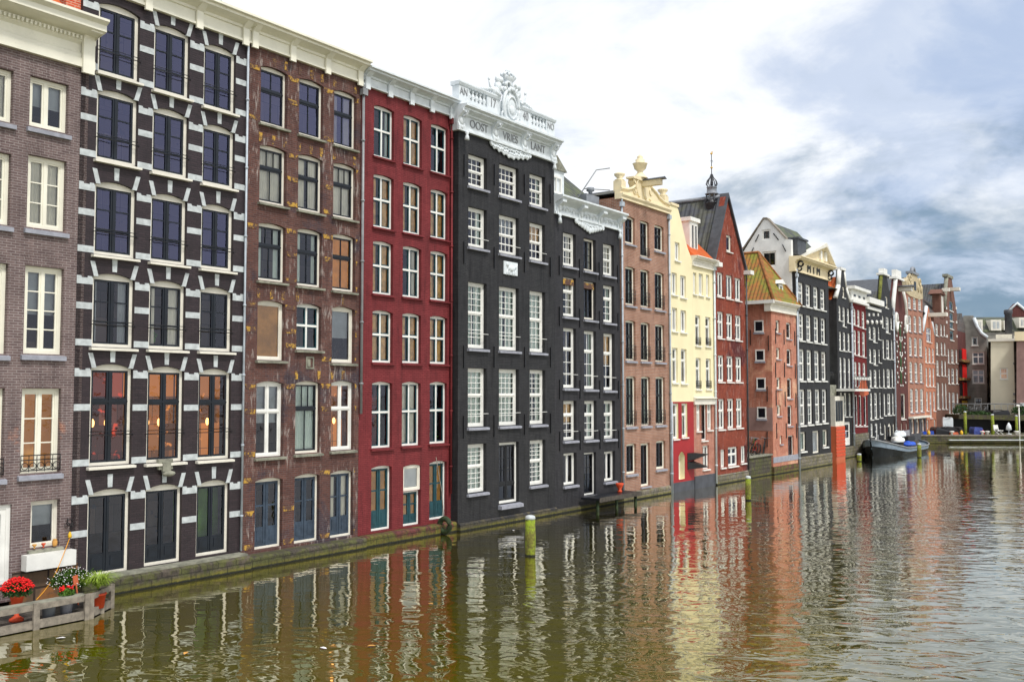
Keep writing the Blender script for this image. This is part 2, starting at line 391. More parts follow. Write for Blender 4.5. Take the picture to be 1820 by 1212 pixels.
def text(s, size, loc, mat, parent, name='lettering', ext=.015, squeeze=1.0):
    cu = bpy.data.curves.new(name, 'FONT'); cu.body = s; cu.size = size; cu.extrude = ext; cu.align_x = 'CENTER'; cu.align_y = 'CENTER'
    to = bpy.data.objects.new(name+'_tmp', cu); C.collection.objects.link(to)
    me = bpy.data.meshes.new_from_object(to); bpy.data.objects.remove(to)
    me.transform(Matrix.Translation(loc) @ Matrix.Rotation(math.pi/2, 4, 'X') @ Matrix.Diagonal((squeeze, 1, 1, 1)))
    me.materials.clear(); me.materials.append(MATS[mat])
    o = bpy.data.objects.new(name, me); C.collection.objects.link(o); o.parent = parent
    return o
# ---------------------------------------------------------------- facade frames
def ray(px, py):
    x = (px-CX)/F; t = (CY-py)/F
    return Vector((x, CP-t*SP, SP+t*CP))
def ground(px, py, z=0.0):
    d = ray(px, py); k = (z-CH)/d.z
    return Vector((d.x*k, d.y*k, z))
class House:
    def __init__(s, label, A=None, B=None, shift=0.0, D=11.0, origin=None, ang=None, group='canal houses along the water', name='canal_house', cat='house'):
        if origin is None:
            a, b = ground(*A), ground(*B)
            s.ang = math.atan2(b.y-a.y, b.x-a.x)
            s.d = Vector((math.cos(s.ang), math.sin(s.ang), 0)); s.inn = Vector((-s.d.y, s.d.x, 0))
            s.o = a+s.inn*shift; s.L = (b-a).length
        else:
            s.ang = ang; s.o = Vector(origin); s.d = Vector((math.cos(ang), math.sin(ang), 0)); s.inn = Vector((-s.d.y, s.d.x, 0)); s.L = 0
        s.D = D
        s.root = empty(name, (s.o.x, s.o.y, 0), s.ang, label, cat, group)
        s.holes = []; s.wi = None; s.vary = True
    def uz(s, px, py, v=0.0):
        r = ray(px, py); o = s.o+s.inn*v-Vector((0, 0, CH))
        # cam + k r = o + u d   (plane normal = inn)
        k = o.dot(s.inn)/r.dot(s.inn); p = r*k-Vector((o.x, o.y, 0))
        return p.dot(s.d), r.z*k+CH
    def u(s, px, py=700, v=0.0): return s.uz(px, py, v)[0]
    def z(s, u, py, v=0.0):
        p = s.o+s.d*u+s.inn*v; t = (CY-py)/F
        return CH+p.y*(SP+t*CP)/(CP-t*SP)
    def zx(s, px, py, v=0.0): return s.uz(px, py, v)[1]
def arch_pts(u0, u1, z0, z1, rise):
    if rise <= 0: return [(u0, z0), (u1, z0), (u1, z1), (u0, z1)]
    n = 8; pts = [(u0, z0), (u1, z0)]
    for k in range(n+1):
        a = k/n; x = u1+(u0-u1)*a; pts.append((x, z1-rise+rise*(1-(2*a-1)**2)))
    return pts
def bounds(poly, x):
    """lowest and highest point of a polygon outline on the line u = x"""
    lo, hi = 1e9, -1e9
    for k in range(len(poly)):
        (xa, za), (xb, zb) = poly[k], poly[(k+1) % len(poly)]
        if min(xa, xb) <= x <= max(xa, xb) and xa != xb:
            z = za+(zb-za)*(x-xa)/(xb-xa); lo = min(lo, z); hi = max(hi, z)
    return lo, hi
def slab(mb, outer, holes, t=.35, v0=0.0):
    """wall slab with openings: vertical strips cut at every corner of the outline and of the openings"""
    xs = sorted(set(round(p[0], 5) for L in [outer]+list(holes) for p in L))
    for xa, xb in zip(xs[:-1], xs[1:]):
        if xb-xa < 1e-4: continue
        e = (xb-xa)*1e-3; xm = (xa+xb)/2
        o = [bounds(outer, x) for x in (xa+e, xm, xb-e)]
        if o[1][0] > 1e8: continue
        hs = sorted([[bounds(h, x) for x in (xa+e, xm, xb-e)] for h in holes if bounds(h, xm)[0] < 1e8], key=lambda q: q[1][0])
        cl, cr, cm = o[0][0], o[2][0], o[1][0]
        for h in hs+[[(o[k][1], 0) for k in range(3)]]:
            if h[1][0] > cm+1e-5:
                for vv in (v0, v0+t): mb.face([(xa, vv, cl), (xb, vv, cr), (xb, vv, h[2][0]), (xa, vv, h[0][0])])
            if h[1][1] > cm: cl, cm, cr = h[0][1], h[1][1], h[2][1]
    for loop in [outer]+list(holes):
        n = len(loop)
        for k in range(n):
            p, q = loop[k], loop[(k+1) % n]
            mb.face([(p[0], v0, p[1]), (q[0], v0, q[1]), (q[0], v0+t, q[1]), (p[0], v0+t, p[1])])
def wall(H, outer, mat, side_mat=None, t=.35, top_z=None, body=True, name='wall', back=True):
    mb = MB(); slab(mb, outer, [arch_pts(*h) for h in H.holes], t)
    us = [p[0] for p in outer]; u0, u1 = min(us), max(us); z0 = min(p[1] for p in outer)
    zt = top_z if top_z is not None else max(p[1] for p in outer)-.02
    o = mb.build(name, mat, H.root)
    if body:
        sb = MB(); e = .004
        sb.face([(u0+e, t, z0), (u0+e, H.D, z0), (u0+e, H.D, zt), (u0+e, t, zt)])
        sb.face([(u1-e, t, z0), (u1-e, H.D, z0), (u1-e, H.D, zt), (u1-e, t, zt)])
        sb.face([(u0+e, H.D, z0), (u1-e, H.D, z0), (u1-e, H.D, zt), (u0+e, H.D, zt)])
        sb.build('side_wall', side_mat or mat, H.root)
        ib = MB(); ib.face([(u0+.01, 1.5, z0), (u1-.01, 1.5, z0), (u1-.01, 1.5, zt), (u0+.01, 1.5, zt)])
        ib.build('interior_wall', H.wi or 'interior', H.root)
        rb = MB(); rb.face([(u0+e, t, zt), (u1-e, t, zt), (u1-e, H.D, zt), (u0+e, H.D, zt)])
        rb.build('flat_roof', 'darklead', H.root)
    return o
ST = {}
def style(n, **k): ST[n] = k
style('dark6', out='warmwhite', ow=.09, cas='navy', cw=.055, vs=[.5], hs=[], mw=.05, bars=(1, 3), bw=.035)
style('dark_t', out='warmwhite', ow=.08, cas='navy', cw=.06, vs=[.5], hs=[.66], mw=.05, bars=(1, 1), bw=.03)
style('cream3', out='cream', ow=.10, cas='cream', cw=.045, vs=[.5], hs=[], mw=.06, bars=(1, 3), bw=.03)
style('cream4', out='cream', ow=.10, cas='cream', cw=.045, vs=[.5], hs=[], mw=.06, bars=(1, 4), bw=.03)
style('cream1', out='cream', ow=.09, cas='cream', cw=.045, vs=[.45], hs=[], mw=.08, bars=(1, 1), bw=.03)
style('sash_nav', out='warmwhite', ow=.075, cas='navy', cw=.05, vs=[], hs=[.62], mw=.05, bars=(2, 1), bw=.03)
style('sash_nav3', out='warmwhite', ow=.075, cas='navy', cw=.05, vs=[], hs=[.64], mw=.05, bars=(3, 1), bw=.03, barsb=(2, 1))
style('cross', out='white', ow=.07, cas='petrol', cw=.035, vs=[.5], hs=[.55], mw=.07, bars=(1, 1), bw=.025, mout=True)
style('geo44', out='white', ow=.10, cas='white', cw=.045, vs=[], hs=[.5], mw=.03, bars=(4, 2), bw=.028)
style('geo33', out='white', ow=.10, cas='white', cw=.045, vs=[], hs=[.5], mw=.03, bars=(3, 2), bw=.028)
style('geo_tall', out='white', ow=.10, cas='white', cw=.05, vs=[], hs=[.54], mw=.05, bars=(4, 4), bw=.026)
style('geo_tall3', out='white', ow=.10, cas='white', cw=.05, vs=[], hs=[.54], mw=.05, bars=(3, 4), bw=.026)
style('geo6', out='white', ow=.09, cas='white', cw=.045, vs=[], hs=[.62], mw=.05, bars=(2, 2), bw=.026)
style('geo_t2', out='white', ow=.09, cas='white', cw=.045, vs=[], hs=[.66], mw=.07, bars=(2, 1), bw=.03, barsb=(2, 3))
style('geo_dark', out='warmwhite', ow=.09, cas='blackpaint', cw=.04, vs=[.5], hs=[], mw=.04, bars=(1, 4), bw=.025)
style('h7', out='cream', ow=.09, cas='blackpaint', cw=.035, vs=[.5], hs=[.62], mw=.04, bars=(2, 2), bw=.018)
style('door_h7', out='cream', ow=.10, cas='blackpaint', cw=.05, vs=[.5], hs=[], mw=.05, bars=(1, 5), bw=.025)
style('slim', out='white', ow=.07, cas='white', cw=.04, vs=[.5], hs=[], mw=.05, bars=(1, 1), bw=.02)
style('slim_t', out='white', ow=.07, cas='white', cw=.04, vs=[], hs=[.68], mw=.07, bars=(1, 1), bw=.02, barsb=(2, 1))
style('slim3', out='white', ow=.08, cas='white', cw=.04, vs=[.5], hs=[.62], mw=.06, bars=(1, 1), bw=.02)
style('small', out='white', ow=.11, cas='darkwood', cw=.04, vs=[.5], hs=[], mw=.03, bars=(1, 1), bw=.02)
style('far_sash', out='white', ow=.09, cas='white', cw=.05, vs=[], hs=[.5], mw=.05, bars=(3, 3), bw=.03)
style('far_sash2', out='white', ow=.10, cas='white', cw=.045, vs=[], hs=[.55], mw=.06, bars=(2, 2), bw=.035)
style('far_dark', out='white', ow=.10, cas='blackpaint', cw=.06, vs=[], hs=[.5], mw=.06, bars=(2, 2), bw=.03)
style('hatch', out='white', ow=.04, cas='petrol', cw=.3, vs=[], hs=[], mw=.06, bars=(1, 1), bw=.03)
style('one', out='warmwhite', ow=.08, cas='warmwhite', cw=.035, vs=[], hs=[], mw=.06, bars=(1, 1), bw=.03)
style('door_blue', out='warmwhite', ow=.07, cas='bluegrey', cw=.085, vs=[.5], hs=[], mw=.02, bars=(1, 2), bw=.05, panel=.30)
style('door_petrol', out='white', ow=.07, cas='petrol', cw=.075, vs=[.5], hs=[], mw=.02, bars=(1, 2), bw=.05, panel=.30)
style('door_navy', out='warmwhite', ow=.08, cas='navy', cw=.06, vs=[.5], hs=[], mw=.02, bars=(1, 1), bw=.05, panel=.24)
style('door_black', out='white', ow=.10, cas='blackpaint', cw=.08, vs=[.5], hs=[.30], mw=.03, bars=(2, 3), bw=.03, barsb=(1, 1))
style('door_slim', out='white', ow=.07, cas='blackpaint', cw=.06, vs=[], hs=[], mw=.03, bars=(2, 3), bw=.03)
style('door_white', out='white', ow=.10, cas='white', cw=.12, vs=[], hs=[], mw=.03, bars=(1, 2), bw=.06, panel=.3)
def ringbox(mb, u0, u1, z0, z1, w, y0, y1, wt=None, wb=None):
    wt = w if wt is None else wt; wb = w if wb is None else wb
    mb.box(u0, u0+w, y0, y1, z0, z1); mb.box(u1-w, u1, y0, y1, z0, z1)
    mb.box(u0+w, u1-w, y0, y1, z0, z0+wb); mb.box(u0+w, u1-w, y0, y1, z1-wt, z1)
def window(H, u0, u1, z0, z1, st, rise=0.0, rec=.13, sill='bluestone', back=None, glass='glass', rail=False, cut=True, nm='window', sh=.09, sp=.09):
    S = ST[st]
    if cut: H.holes.append((u0, u1, z0, z1, rise))
    e = .002
    a0, a1, b0, b1 = u0+e, u1-e, z0+e, z1-e
    if not cut: rec = -.04
    fr = MB(); ow = S['ow']; tr = ow+rise if rise <= 0 else ow*.55+rise
    ringbox(fr, a0, a1, b0, b1, ow, rec, rec+.10, wt=tr)
    i0, i1, j0, j1 = a0+ow, a1-ow, b0+ow, b1-tr
    mw = S['mw']; mo = S.get('mout')
    tgt = fr if mo else MB(); cas = MB()
    xs = [i0]; zs = [j0]
    vcell, hcell = [], []
    prev = i0
    for f in S['vs']:
        x = i0+(i1-i0)*f; tgt.box(x-mw/2, x+mw/2, rec+.004, rec+.085, j0, j1); vcell.append((prev, x-mw/2)); prev = x+mw/2
    vcell.append((prev, i1)); prev = j0
    for f in S['hs']:
        z = j0+(j1-j0)*f; tgt.box(i0, i1, rec-.004, rec+.088, z-mw/2, z+mw/2); hcell.append((prev, z-mw/2)); prev = z+mw/2
    hcell.append((prev, j1))
    if not mo: cas = tgt
    cw = S['cw']; pn = S.get('panel', 0)
    for hi, (za, zb) in enumerate(hcell):
        for (xa, xb) in vcell:
            ringbox(cas, xa, xb, za, zb, cw, rec+.02, rec+.07)
            nx, ny = S['bars'] if (hi > 0 or len(hcell) == 1 or 'barsb' not in S) else S['barsb']
            zc = za+cw
            if pn:
                zp = za+(zb-za)*pn; cas.box(xa+cw, xb-cw, rec+.03, rec+.065, zc, zp); zc = zp
                cas.box(xa+cw+.06, xb-cw-.06, rec+.018, rec+.03, za+cw+.07, zp-.08)
            bw = S['bw']
            for k in range(1, nx):
                x = xa+cw+(xb-xa-2*cw)*k/nx; cas.box(x-bw/2, x+bw/2, rec+.03, rec+.06, zc, zb-cw)
            for k in range(1, ny):
                z = zc+(zb-cw-zc)*k/ny; cas.box(xa+cw, xb-cw, rec+.027, rec+.062, z-bw/2, z+bw/2)
    w = fr.build(nm, S['out'], H.root)
    cas.build('casement', S['cas'], w)
    g = MB(); g.face([(i0, rec+.05, j0), (i1, rec+.05, j0), (i1, rec+.05, j1), (i0, rec+.05, j1)]); g.build('pane', glass, w, fix=False)
    if sill:
        s = MB(); pr = sp
        s.extr([(-pr, z0-sh), (-pr, z0-sh*.35), (rec+.02 if cut else .0, z0-.003), (rec+.02 if cut else 0, z0-sh)], u0-.07, u1+.07); s.build('sill', sill, w)
    vb = rec+.14
    if back is None and glass == 'glass' and z0 > 1.5 and (u1-u0) < 2 and hasattr(H, 'vary'):
        q = random.random()
        if q < .34: back = 'drape:'+random.choice(['curtain', 'curtain_green', 'blind_grey'])
        elif q < .50: back = 'half:'+random.choice(['curtain', 'blind_grey', 'curtain_gold'])
        elif q < .66: back = random.choice(['curtain', 'curtain_green'])
        if random.random() < .22:
            pl = MB()
            for _ in range(3):
                px_ = random.uniform(i0+.1, i1-.1)
                for _k in range(14): pl.ball((px_+random.gauss(0, .07), rec+.2, j0+.12+abs(random.gauss(0, .12))), .05, .03, .05, 5, 3)
            pl.build('window_plant', 'leafgreen', w)
    if back is None:
        pass
    elif back.startswith('drape:'):
        c = MB(); W2 = (i1-i0)
        for (xa, xb) in ((i0, i0+W2*random.uniform(.15, .32)), (i1-W2*random.uniform(.15, .32), i1)):
            for k in range(8):
                x1_, x2_ = xa+(xb-xa)*k/8, xa+(xb-xa)*(k+1)/8
                c.face([(x1_, vb+.03*math.sin(k*1.9), j0), (x2_, vb+.03*math.sin((k+1)*1.9), j0), (x2_, vb+.03*math.sin((k+1)*1.9), j1), (x1_, vb+.03*math.sin(k*1.9), j1)], True)
        c.build('curtain', back[6:], w)
    elif back.startswith('curtain'):
        c = MB(); n = 36; i = 0
        gap = random.choice([0, 0, .15, .3]); parts = [(i0, i0+(i1-i0)*(1-gap)/2), (i1-(i1-i0)*(1-gap)/2, i1)]
        for (xa, xb) in parts:
            m = n//2; ph = random.random()*6
            for k in range(m):
                x1_, x2_ = xa+(xb-xa)*k/m, xa+(xb-xa)*(k+1)/m
                y1_, y2_ = vb+.03*math.sin(ph+k*1.7), vb+.03*math.sin(ph+(k+1)*1.7)
                c.face([(x1_, y1_, j0), (x2_, y2_, j0), (x2_, y2_, j1), (x1_, y1_, j1)], True)
        c.build('curtain', back, w)
    elif back.startswith('lit') or back in ('green_room', 'interior_red'):
        c = MB(); c.face([(i0-.3, .8, j0), (i1+.3, .8, j0), (i1+.3, .8, j1), (i0-.3, .8, j1)]); c.build('lit_room' if back.startswith('lit') else 'room_wall', back, w)
        if back in ('lit_warm', 'lit_red'):
            lm = MB()
            for f_ in (.35, .72): lm.ball((i0+(i1-i0)*f_, .62, j0+(j1-j0)*.42), .05, .05, .11, 8, 6)
            lm.build('lamp', 'lamp_glow', w)
    elif back.startswith('half:'):
        c = MB(); zc = j0+(j1-j0)*.45; c.face([(i0, vb, zc), (i1, vb, zc), (i1, vb, j1), (i0, vb, j1)]); c.build('blind', back[5:], w)
    else:
        c = MB(); c.box(i0, i1, rec+.075, rec+.1, j0, j1); c.build('blind', back, w)
    if rail:
        c = MB()
        if rail == 'bar':
            z = z0+(z1-z0)*.30; c.tube([(u0-.04, -.02, z), (u1+.04, -.02, z)], .012, 6)
            c.tube([(u0+.0, -.02, z+.09), (u1-.0, -.02, z+.09)], .010, 6)
        elif rail == 'wbar':
            z = z0+(z1-z0)*.22; c.tube([(u0-.05, -.05, z), (u1+.05, -.05, z)], .014, 6)
        else:
            h = .75 if rail == 'iron' else .45
            for z in (z0+.08, z0+h*.75, z0+h): c.tube([(u0, -.03, z), (u1, -.03, z)], .014, 5)
            m = 5
            for k in range(m+1): c.tube([(u0+(u1-u0)*k/m, -.03, z0+.05), (u0+(u1-u0)*k/m, -.03, z0+h)], .010, 5)
            for k in range(m): c.ring((u0+(u1-u0)*(k+.5)/m, -.03, z0+h*.42), min((u1-u0)/m*.42, h*.25), .010, seg=10, tseg=4)
        c.build('rail', 'white' if rail == 'wbar' else 'blackpaint', w)
    return w
def grid(H, cols, yref, rows, **kw):
    """cols: (x0,x1) pixels at yref; rows: ((ytL,ybL),(ytR,ybR),opts). Positions are recovered on the facade plane."""
    us = [(H.u(a, yref), H.u(b, yref)) for a, b in cols]
    uL, uR = us[0][0], us[-1][0]
    res = []
    for r in rows:
        (tL, bL), (tR, bR) = r[0], r[1]; opt = dict(kw); opt.update(r[2] if len(r) > 2 else {})
        per = opt.pop('per', [None]*len(us))
        zTL, zBL, zTR, zBR = H.z(uL, tL), H.z(uL, bL), H.z(uR, tR), H.z(uR, bR)
        row = []
        for i, (a, b) in enumerate(us):
            f = (a-uL)/(uR-uL) if uR != uL else 0
            o = dict(opt)
            if per[i] == 'skip': continue
            if per[i]: o.update(per[i])
            zt, zb = zTL+(zTR-zTL)*f, zBL+(zBR-zBL)*f
            if 'du' in o: a, b = a+o.pop('du')[0], b+0
            zt += o.pop('dzt', 0)+o.get('rise', 0)*.85; zb += o.pop('dzb', 0)
            window(H, a, b, zb, zt, **o); row.append((a, b, zb, zt))
        res.append(row)
    return res
def pipe(H, u, z0, z1, mat='pipegrey', v=-.08, r=.05, head=True):
    m = MB(); m.tube([(u, v, z0), (u, v, z1)], r, 8)
    z = z0+1
    while z < z1-.5: m.tube([(u, v, z), (u, v, z+.06)], r*1.45, 8); z += 2.1
    if head: m.box(u-.12, u+.12, v-.1, v+.06, z1, z1+.22); m.tube([(u, v, z1+.2), (u+.05, v+.02, z1+.55)], r*.9, 8)
    m.build('drainpipe', mat, H.root)
def profcorn(H, u0, u1, zb, zt, proj, mat, name='cornice', blocks=None, frieze=.08, crown=.42):
    """frieze board below, moulded crown above"""
    zc = zt-(zt-zb)*crown; h = zt-zc
    m = MB()
    prof = [(0.0, zb), (-frieze-.04, zb), (-frieze-.04, zb+.07), (-frieze, zb+.09), (-frieze, zc-.05), (-frieze-.05, zc-.03), (-frieze-.05, zc+h*.15),
            (-proj*.45, zc+h*.30), (-proj*.80, zc+h*.48), (-proj*.80, zc+h*.72), (-proj, zc+h*.78), (-proj, zt), (0.34, zt+.03), (0.34, zb)]
    m.extr(prof, u0, u1)
    if blocks:
        for k in range(blocks):
            x = u0+.18+(u1-u0-.36)*k/(blocks-1)
            m.extr([(-.1, zb-.12), (-frieze-.09, zb-.12), (-frieze-.09, zc-.04), (-.1, zc-.04)], x-.11, x+.11)
            m.extr([(-.1, zc-.04), (-frieze-.09, zc-.04), (-proj*.7, zc+h*.42), (-.1, zc+h*.42)], x-.11, x+.11)
    return m.build(name, mat, H.root)
def anchors(H, pts):
    for (u, z, h) in pts:
        m = MB(); m.box(u-.025, u+.025, -.05, .0, z, z+h); m.box(u-.04, u+.04, -.065, -.05, z+h*.48, z+h*.52); m.build('wall_anchor', 'blackpaint', H.root)
# ================================================================ the near row
def yw(x): return 700+245*(2170-x)/1355.0
def H_row(label, x0, x1, shift=.05, D=11.0, **k): return House(label, (x0, yw(x0)), (x1, yw(x1)), shift, D, **k)
def plinth(H, u0, u1, zt, mat, out=.35, name='plinth', top=None, zb=-.8):
    m = MB(); m.extr([(-out, zb), (-out, zt-.06), (-out+.05, zt), (.3, zt+.02), (.3, zb)], u0, u1)
    return m.build(name, mat, H.root)
SH = .38
# ---- house 1: dark brown brick, cream cornice
H = H1 = H_row('brown brick house with cream cornice and cream windows at the left edge of the row', -60, 137, SH)
u0, u1 = -2.2, H.u(137, 1040)
H.wi = 'interior'
zfb = H.zx(134, 119); zct = H.z(u1+.1, 36, -.75)
grid(H, [(-46, 19), (49, 118)], 330, [
    ((110, 205), (134, 223), dict(st='cream1', per=[None, dict(back='half:blind_grey')])),
    ((262, 392), (274, 403), dict(st='cream3', back='curtain')),
    ((462, 627), (471, 628), dict(st='cream4', per=[dict(back='curtain'), dict(back='half:blind_grey')])),
    ((690, 853), (690, 843), dict(st='cream3', rail='ironl', per=[dict(back='curtain'), dict(back='lit_amber')], glass='glass')),
], sh=.16, rec=.12)
zgs = H.zx(56, 975)
window(H, H.u(55, 900), H.u(107, 900), zgs, H.zx(56, 891), 'one', rec=.14, back='half:blind_grey', sill='oldstone', sh=.14)
zb = H.zx(22, 1036)
window(H, H.u(-30, 900), H.u(21, 900), zb, H.zx(20, 896), 'door_white', rec=.06, sill=None, nm='door')
wall(H, [(u0, .2), (u1-.002, .2), (u1-.002, zct-.1), (u0, zct-.1)], 'brick_h1')
# flat brick arches (soldier courses) over each window are raised a little
for (a, b, c, d, r) in list(H.holes):
    m = MB(); n = 18
    for k in range(n):
        t0, t1 = (k+.1)/n, (k+.9)/n; xa, xb = a-.0+(b-a)*t0, a+(b-a)*t1; sk = ((t0+t1)/2-.5)*.28
        m.prism([(xa, d+.006), (xb, d+.006), (xb+sk, d+.33), (xa+sk, d+.33)], -.006, .05)
    m.build('window_arch', 'brick_h1', H.root)
# fieldstone base strip
m = MB(); m.box(H.u(22, 1000), u1-.01, -.03, .1, .0, H.zx(60, 1012)); m.build('stone_base', 'fieldstone', H.root)
ub = H.u(36, 990); ue = H.u(124, 985)
m = MB(); m.box(ub, ue, -.30, -.05, H.z(ub, 1016, -.3), H.z(ub, 988, -.3)); 
o = m.build('flower_box', 'white'); o.parent = None
o.matrix_world = H.root.matrix_basis.copy() if False else Matrix.Translation(H.root.location) @ Matrix.Rotation(H.ang, 4, 'Z')
tag(o, 'long white box hung on the brown brick wall under the small window', 'planter box')
# cornice with big frieze, dentils, end console
hC = zct-zfb
m = MB()
m.extr([(0, zfb), (-.13, zfb), (-.13, zfb+.22), (-.10, zfb+.24), (-.10, zfb+.34), (-.05, zfb+.40), (-.05, zct-.62), (-.14, zct-.55), (-.14, zct-.40),
        (-.50, zct-.34), (-.62, zct-.30), (-.62, zct-.14), (-.75, zct-.06), (-.75, zct), (.34, zct+.03), (.34, zfb)], u0, u1+.10)
m.build('cornice', 'cream', H.root)
m = MB(); x = u0
while x < u1-.35: m.box(x, x+.05, -.22, -.13, zct-.53, zct-.43); x += .11
m.build('dentils', 'cream', H.root)
m = MB(); uc = u1-.12
prof = [(-.12, zfb-.15), (-.20, zfb-.15), (-.20, zfb+.75), (-.26, zfb+.95), (-.42, zfb+1.05), (-.55, zfb+1.1), (-.55, zct-.36), (-.12, zct-.36)]
m.extr(prof, uc-.16, uc+.16); m.build('console', 'cream', H.root)
m = MB(); m.extr([(.1, zct-.1), (-.45, zct+.03), (4.5, zct+4.0), (4.5, zct-.1)], u0, u1-.9); m.build('roof', 'tile_orange', H.root)
m = MB(); m.box(u1-.62, u1-.2, .1, .75, zct-.1, zct+1.6); m.build('chimney', 'chimney_brick', H.root)
# ---- house 2: black brick with white stone bands
H = H2 = H_row('black brick house with white stone bands, white arched lintels and navy windows', 137, 441.5, SH)
u0, u1 = 0.0, H.L
zf = H.zx(150, 1029)
rows = grid(H, [(171, 245), (271, 335), (360.5, 417.5)], 240, [
    ((5, 127), (79, 188), dict(st='dark6', glass='glass_sky', rail='bar')),
    ((160, 282), (222, 325), dict(st='dark6', glass='glass_sky', rail='bar')),
    ((325, 451), (365, 476), dict(st='dark6', glass='glass_sky', rail='bar')),
    ((490, 616), (514, 623), dict(st='dark6', rail='bar')),
    ((653, 829), (661, 818), dict(st='dark_t', rail='bar', per=[dict(back='lit_red'), dict(back='lit_warm'), dict(back='lit_warm')])),
    ((879, 1027), (862, 990), dict(st='door_navy', sill=None, per=[None, None, dict(back='green_room')])),
], rise=.12, rec=.10, sill='warmwhite', sh=.09, sp=.14)
zcb = H.zx(441, 79); zct = H.z(H.L, 30, -.5)
wall(H, [(u0+.002, zf-.4), (u1-.002, zf-.4), (u1-.002, zct-.1), (u0+.002, zct-.1)], 'brick_h2')
m = MB(); pv = .014
def block(m, poly): m.prism(poly, -pv-random.random()*.004, .06)
for ri, row in enumerate(rows):
    for (a, b, zb_, zt_) in row:
        uc = (a+b)/2; hh = .36
        if ri == 0 and False: continue
        zz_ = zt_+.02
        if zz_+hh < zcb+.1:
            block(m, [(uc-.065, zz_+.03), (uc+.065, zz_+.03), (uc+.075, zz_+hh+.01), (uc-.075, zz_+hh+.01)])
            for s_ in (-1, 1):
                x = uc+s_*((b-a)/2-.06)
                p = [(x-.02*s_-.06, zz_-.13), (x-.02*s_+.07, zz_-.13), (x+.09*s_+.07, zz_+hh-.10), (x+.09*s_-.06, zz_+hh-.10)]
                block(m, p)
    edges = [u0+.002]+[q for c in row for q in (c[0], c[1])]+[u1-.002]
    for k in range(0, len(edges), 2):
        a, b = edges[k], edges[k+1]
        zt_ = row[min(k//2, len(row)-1)][3]; zb_ = row[min(k//2, len(row)-1)][2]
        if k == 0: zt_, zb_ = row[0][3], row[0][2]
        if ri == 5: bands = [zt_-.32, zt_-.32-(zt_-zb_)*.38]
        else: bands = [zt_-.34, zt_-.34-(zt_-zb_)*.33, zb_+.02]
        for q, zq in enumerate(bands):
            block(m, [(a+.003, zq), (b-.003, zq), (b-.003, zq+.17), (a+.003, zq+.17)])
            if q == 0:
                w3 = (b-a)
                for s_ in (0, 1):
                    x = a+.003+s_*(w3*.66); block(m, [(x, zq+.17), (x+w3*.3, zq+.17), (x+w3*.26, zq+.215), (x, zq+.215)])
m.build('stone_bands', 'stonewhite', H.root)
profcorn(H, -.0, u1, zcb, zct, .55, 'cream', blocks=4)
plinth(H, u0+.05, u1, zf, 'quay_moss', .50)
m = MB(); m.box(u0+.1, u1-.05, -.42, .05, zf+.001, zf+.055); m.build('ledge', 'oldstone', H.root)
pipe(H, u1-.03, zf+.1, zcb-.1, 'pipegrey', -.07, .035, head=False)
# dormer on the roof
m = MB(); ud = H.u(405, 5); m.box(ud-1.0, ud+.25, .6, 3, zct, zct+1.7); m.box(ud-1.1, ud+.35, .5, 3.1, zct+1.7, zct+1.85); m.build('dormer', 'blind_grey', H.root)
# carved bracket stone over the middle door
um = (rows[5][1][0]+rows[5][1][1])/2; zt_ = rows[5][1][3]
m = MB(); m.box(um-.25, um+.2, -.10, .02, zt_+.42, zt_+.70); m.box(um-.16, um+.1, -.16, -.1, zt_+.36, zt_+.62); m.ball((um+.05, -.13, zt_+.3), .22, .09, .08); m.build('carved_stone', 'oldstone', H.root)
# ---- house 3: weathered brown brick
H = H3 = H_row('weathered brown brick house with ochre patches and mismatched sash windows', 441.5, 650, SH)
u0, u1 = 0.0, H.L
zf = H.zx(460, 983)
rows = grid(H, [(461, 509), (530, 573.5), (592.5, 632.5)], 330, [
    ((117, 217), (160, 256), dict(st='sash_nav', glass='glass_sky', per=[None, None, dict(back='curtain')])),
    ((258, 358), (290, 384), dict(st='sash_nav', back='curtain', per=[dict(st='sash_nav3'), None, dict(st='sash_nav3')])),
    ((397, 497), (417, 515), dict(st='sash_nav', per=[dict(st='sash_nav3'), None, dict(back='blind_orange')])),
    ((536, 639), (547, 644), dict(st='sash_nav', per=[dict(st='one', back='board_ply'), dict(st='cross', dzb=.38), dict(st='one', back='half:blind_grey')])),
    ((681, 813), (680, 801), dict(st='slim3', per=[dict(back='half:blind_grey'), dict(st='sash_nav3', back='curtain_green'), dict(back='lit_warm')])),
    ((855, 978), (841, 957), dict(st='door_blue', sill=None, per=[None, None, dict(back='curtain')])),
], rise=.08, rec=.13, sill='oldstone', sh=.10, sp=.12)
zcb = H.zx(650, 153); zct = H.z(0, 30, -.5)
wall(H, [(u0+.002, zf-.4), (u1-.002, zf-.4), (u1-.002, zct-.1), (u0+.002, zct-.1)], 'brick_h3')
m = MB(); pv = .010; random.seed(3)
for ri, row in enumerate(rows):
    edges = [u0+.06]+[q for c in row for q in (c[0], c[1])]+[u1-.1]
    for k in range(0, len(edges), 2):
        a, b = edges[k], edges[k+1]; c = row[min(k//2, 2)]
        for zq in ([c[3]-.25, c[3]-1.0, c[2]+.03] if ri < 5 else [c[3]-.1, c[3]-1.1, c[2]+.05]):
            if random.random() < .62: block(m, [(a+.01+random.random()*.1, zq), (b-.01-random.random()*.15, zq), (b-.02, zq+.14), (a+.02, zq+.15)])
    if ri in (0, 1, 3, 4):
        for (a, b, zb_, zt_) in row:
            for f in (.02, .5, .93):
                if random.random() < .7 and zt_+.4 < zcb: block(m, [(a+(b-a)*f-.06, zt_+.05), (a+(b-a)*f+.05, zt_+.05), (a+(b-a)*f+.06, zt_+.33), (a+(b-a)*f-.07, zt_+.33)])
m.build('ochre_stones', 'ochre', H.root)
zn = rows[3][1][2]; un = (rows[3][1][0]+rows[3][1][1])/2+.05
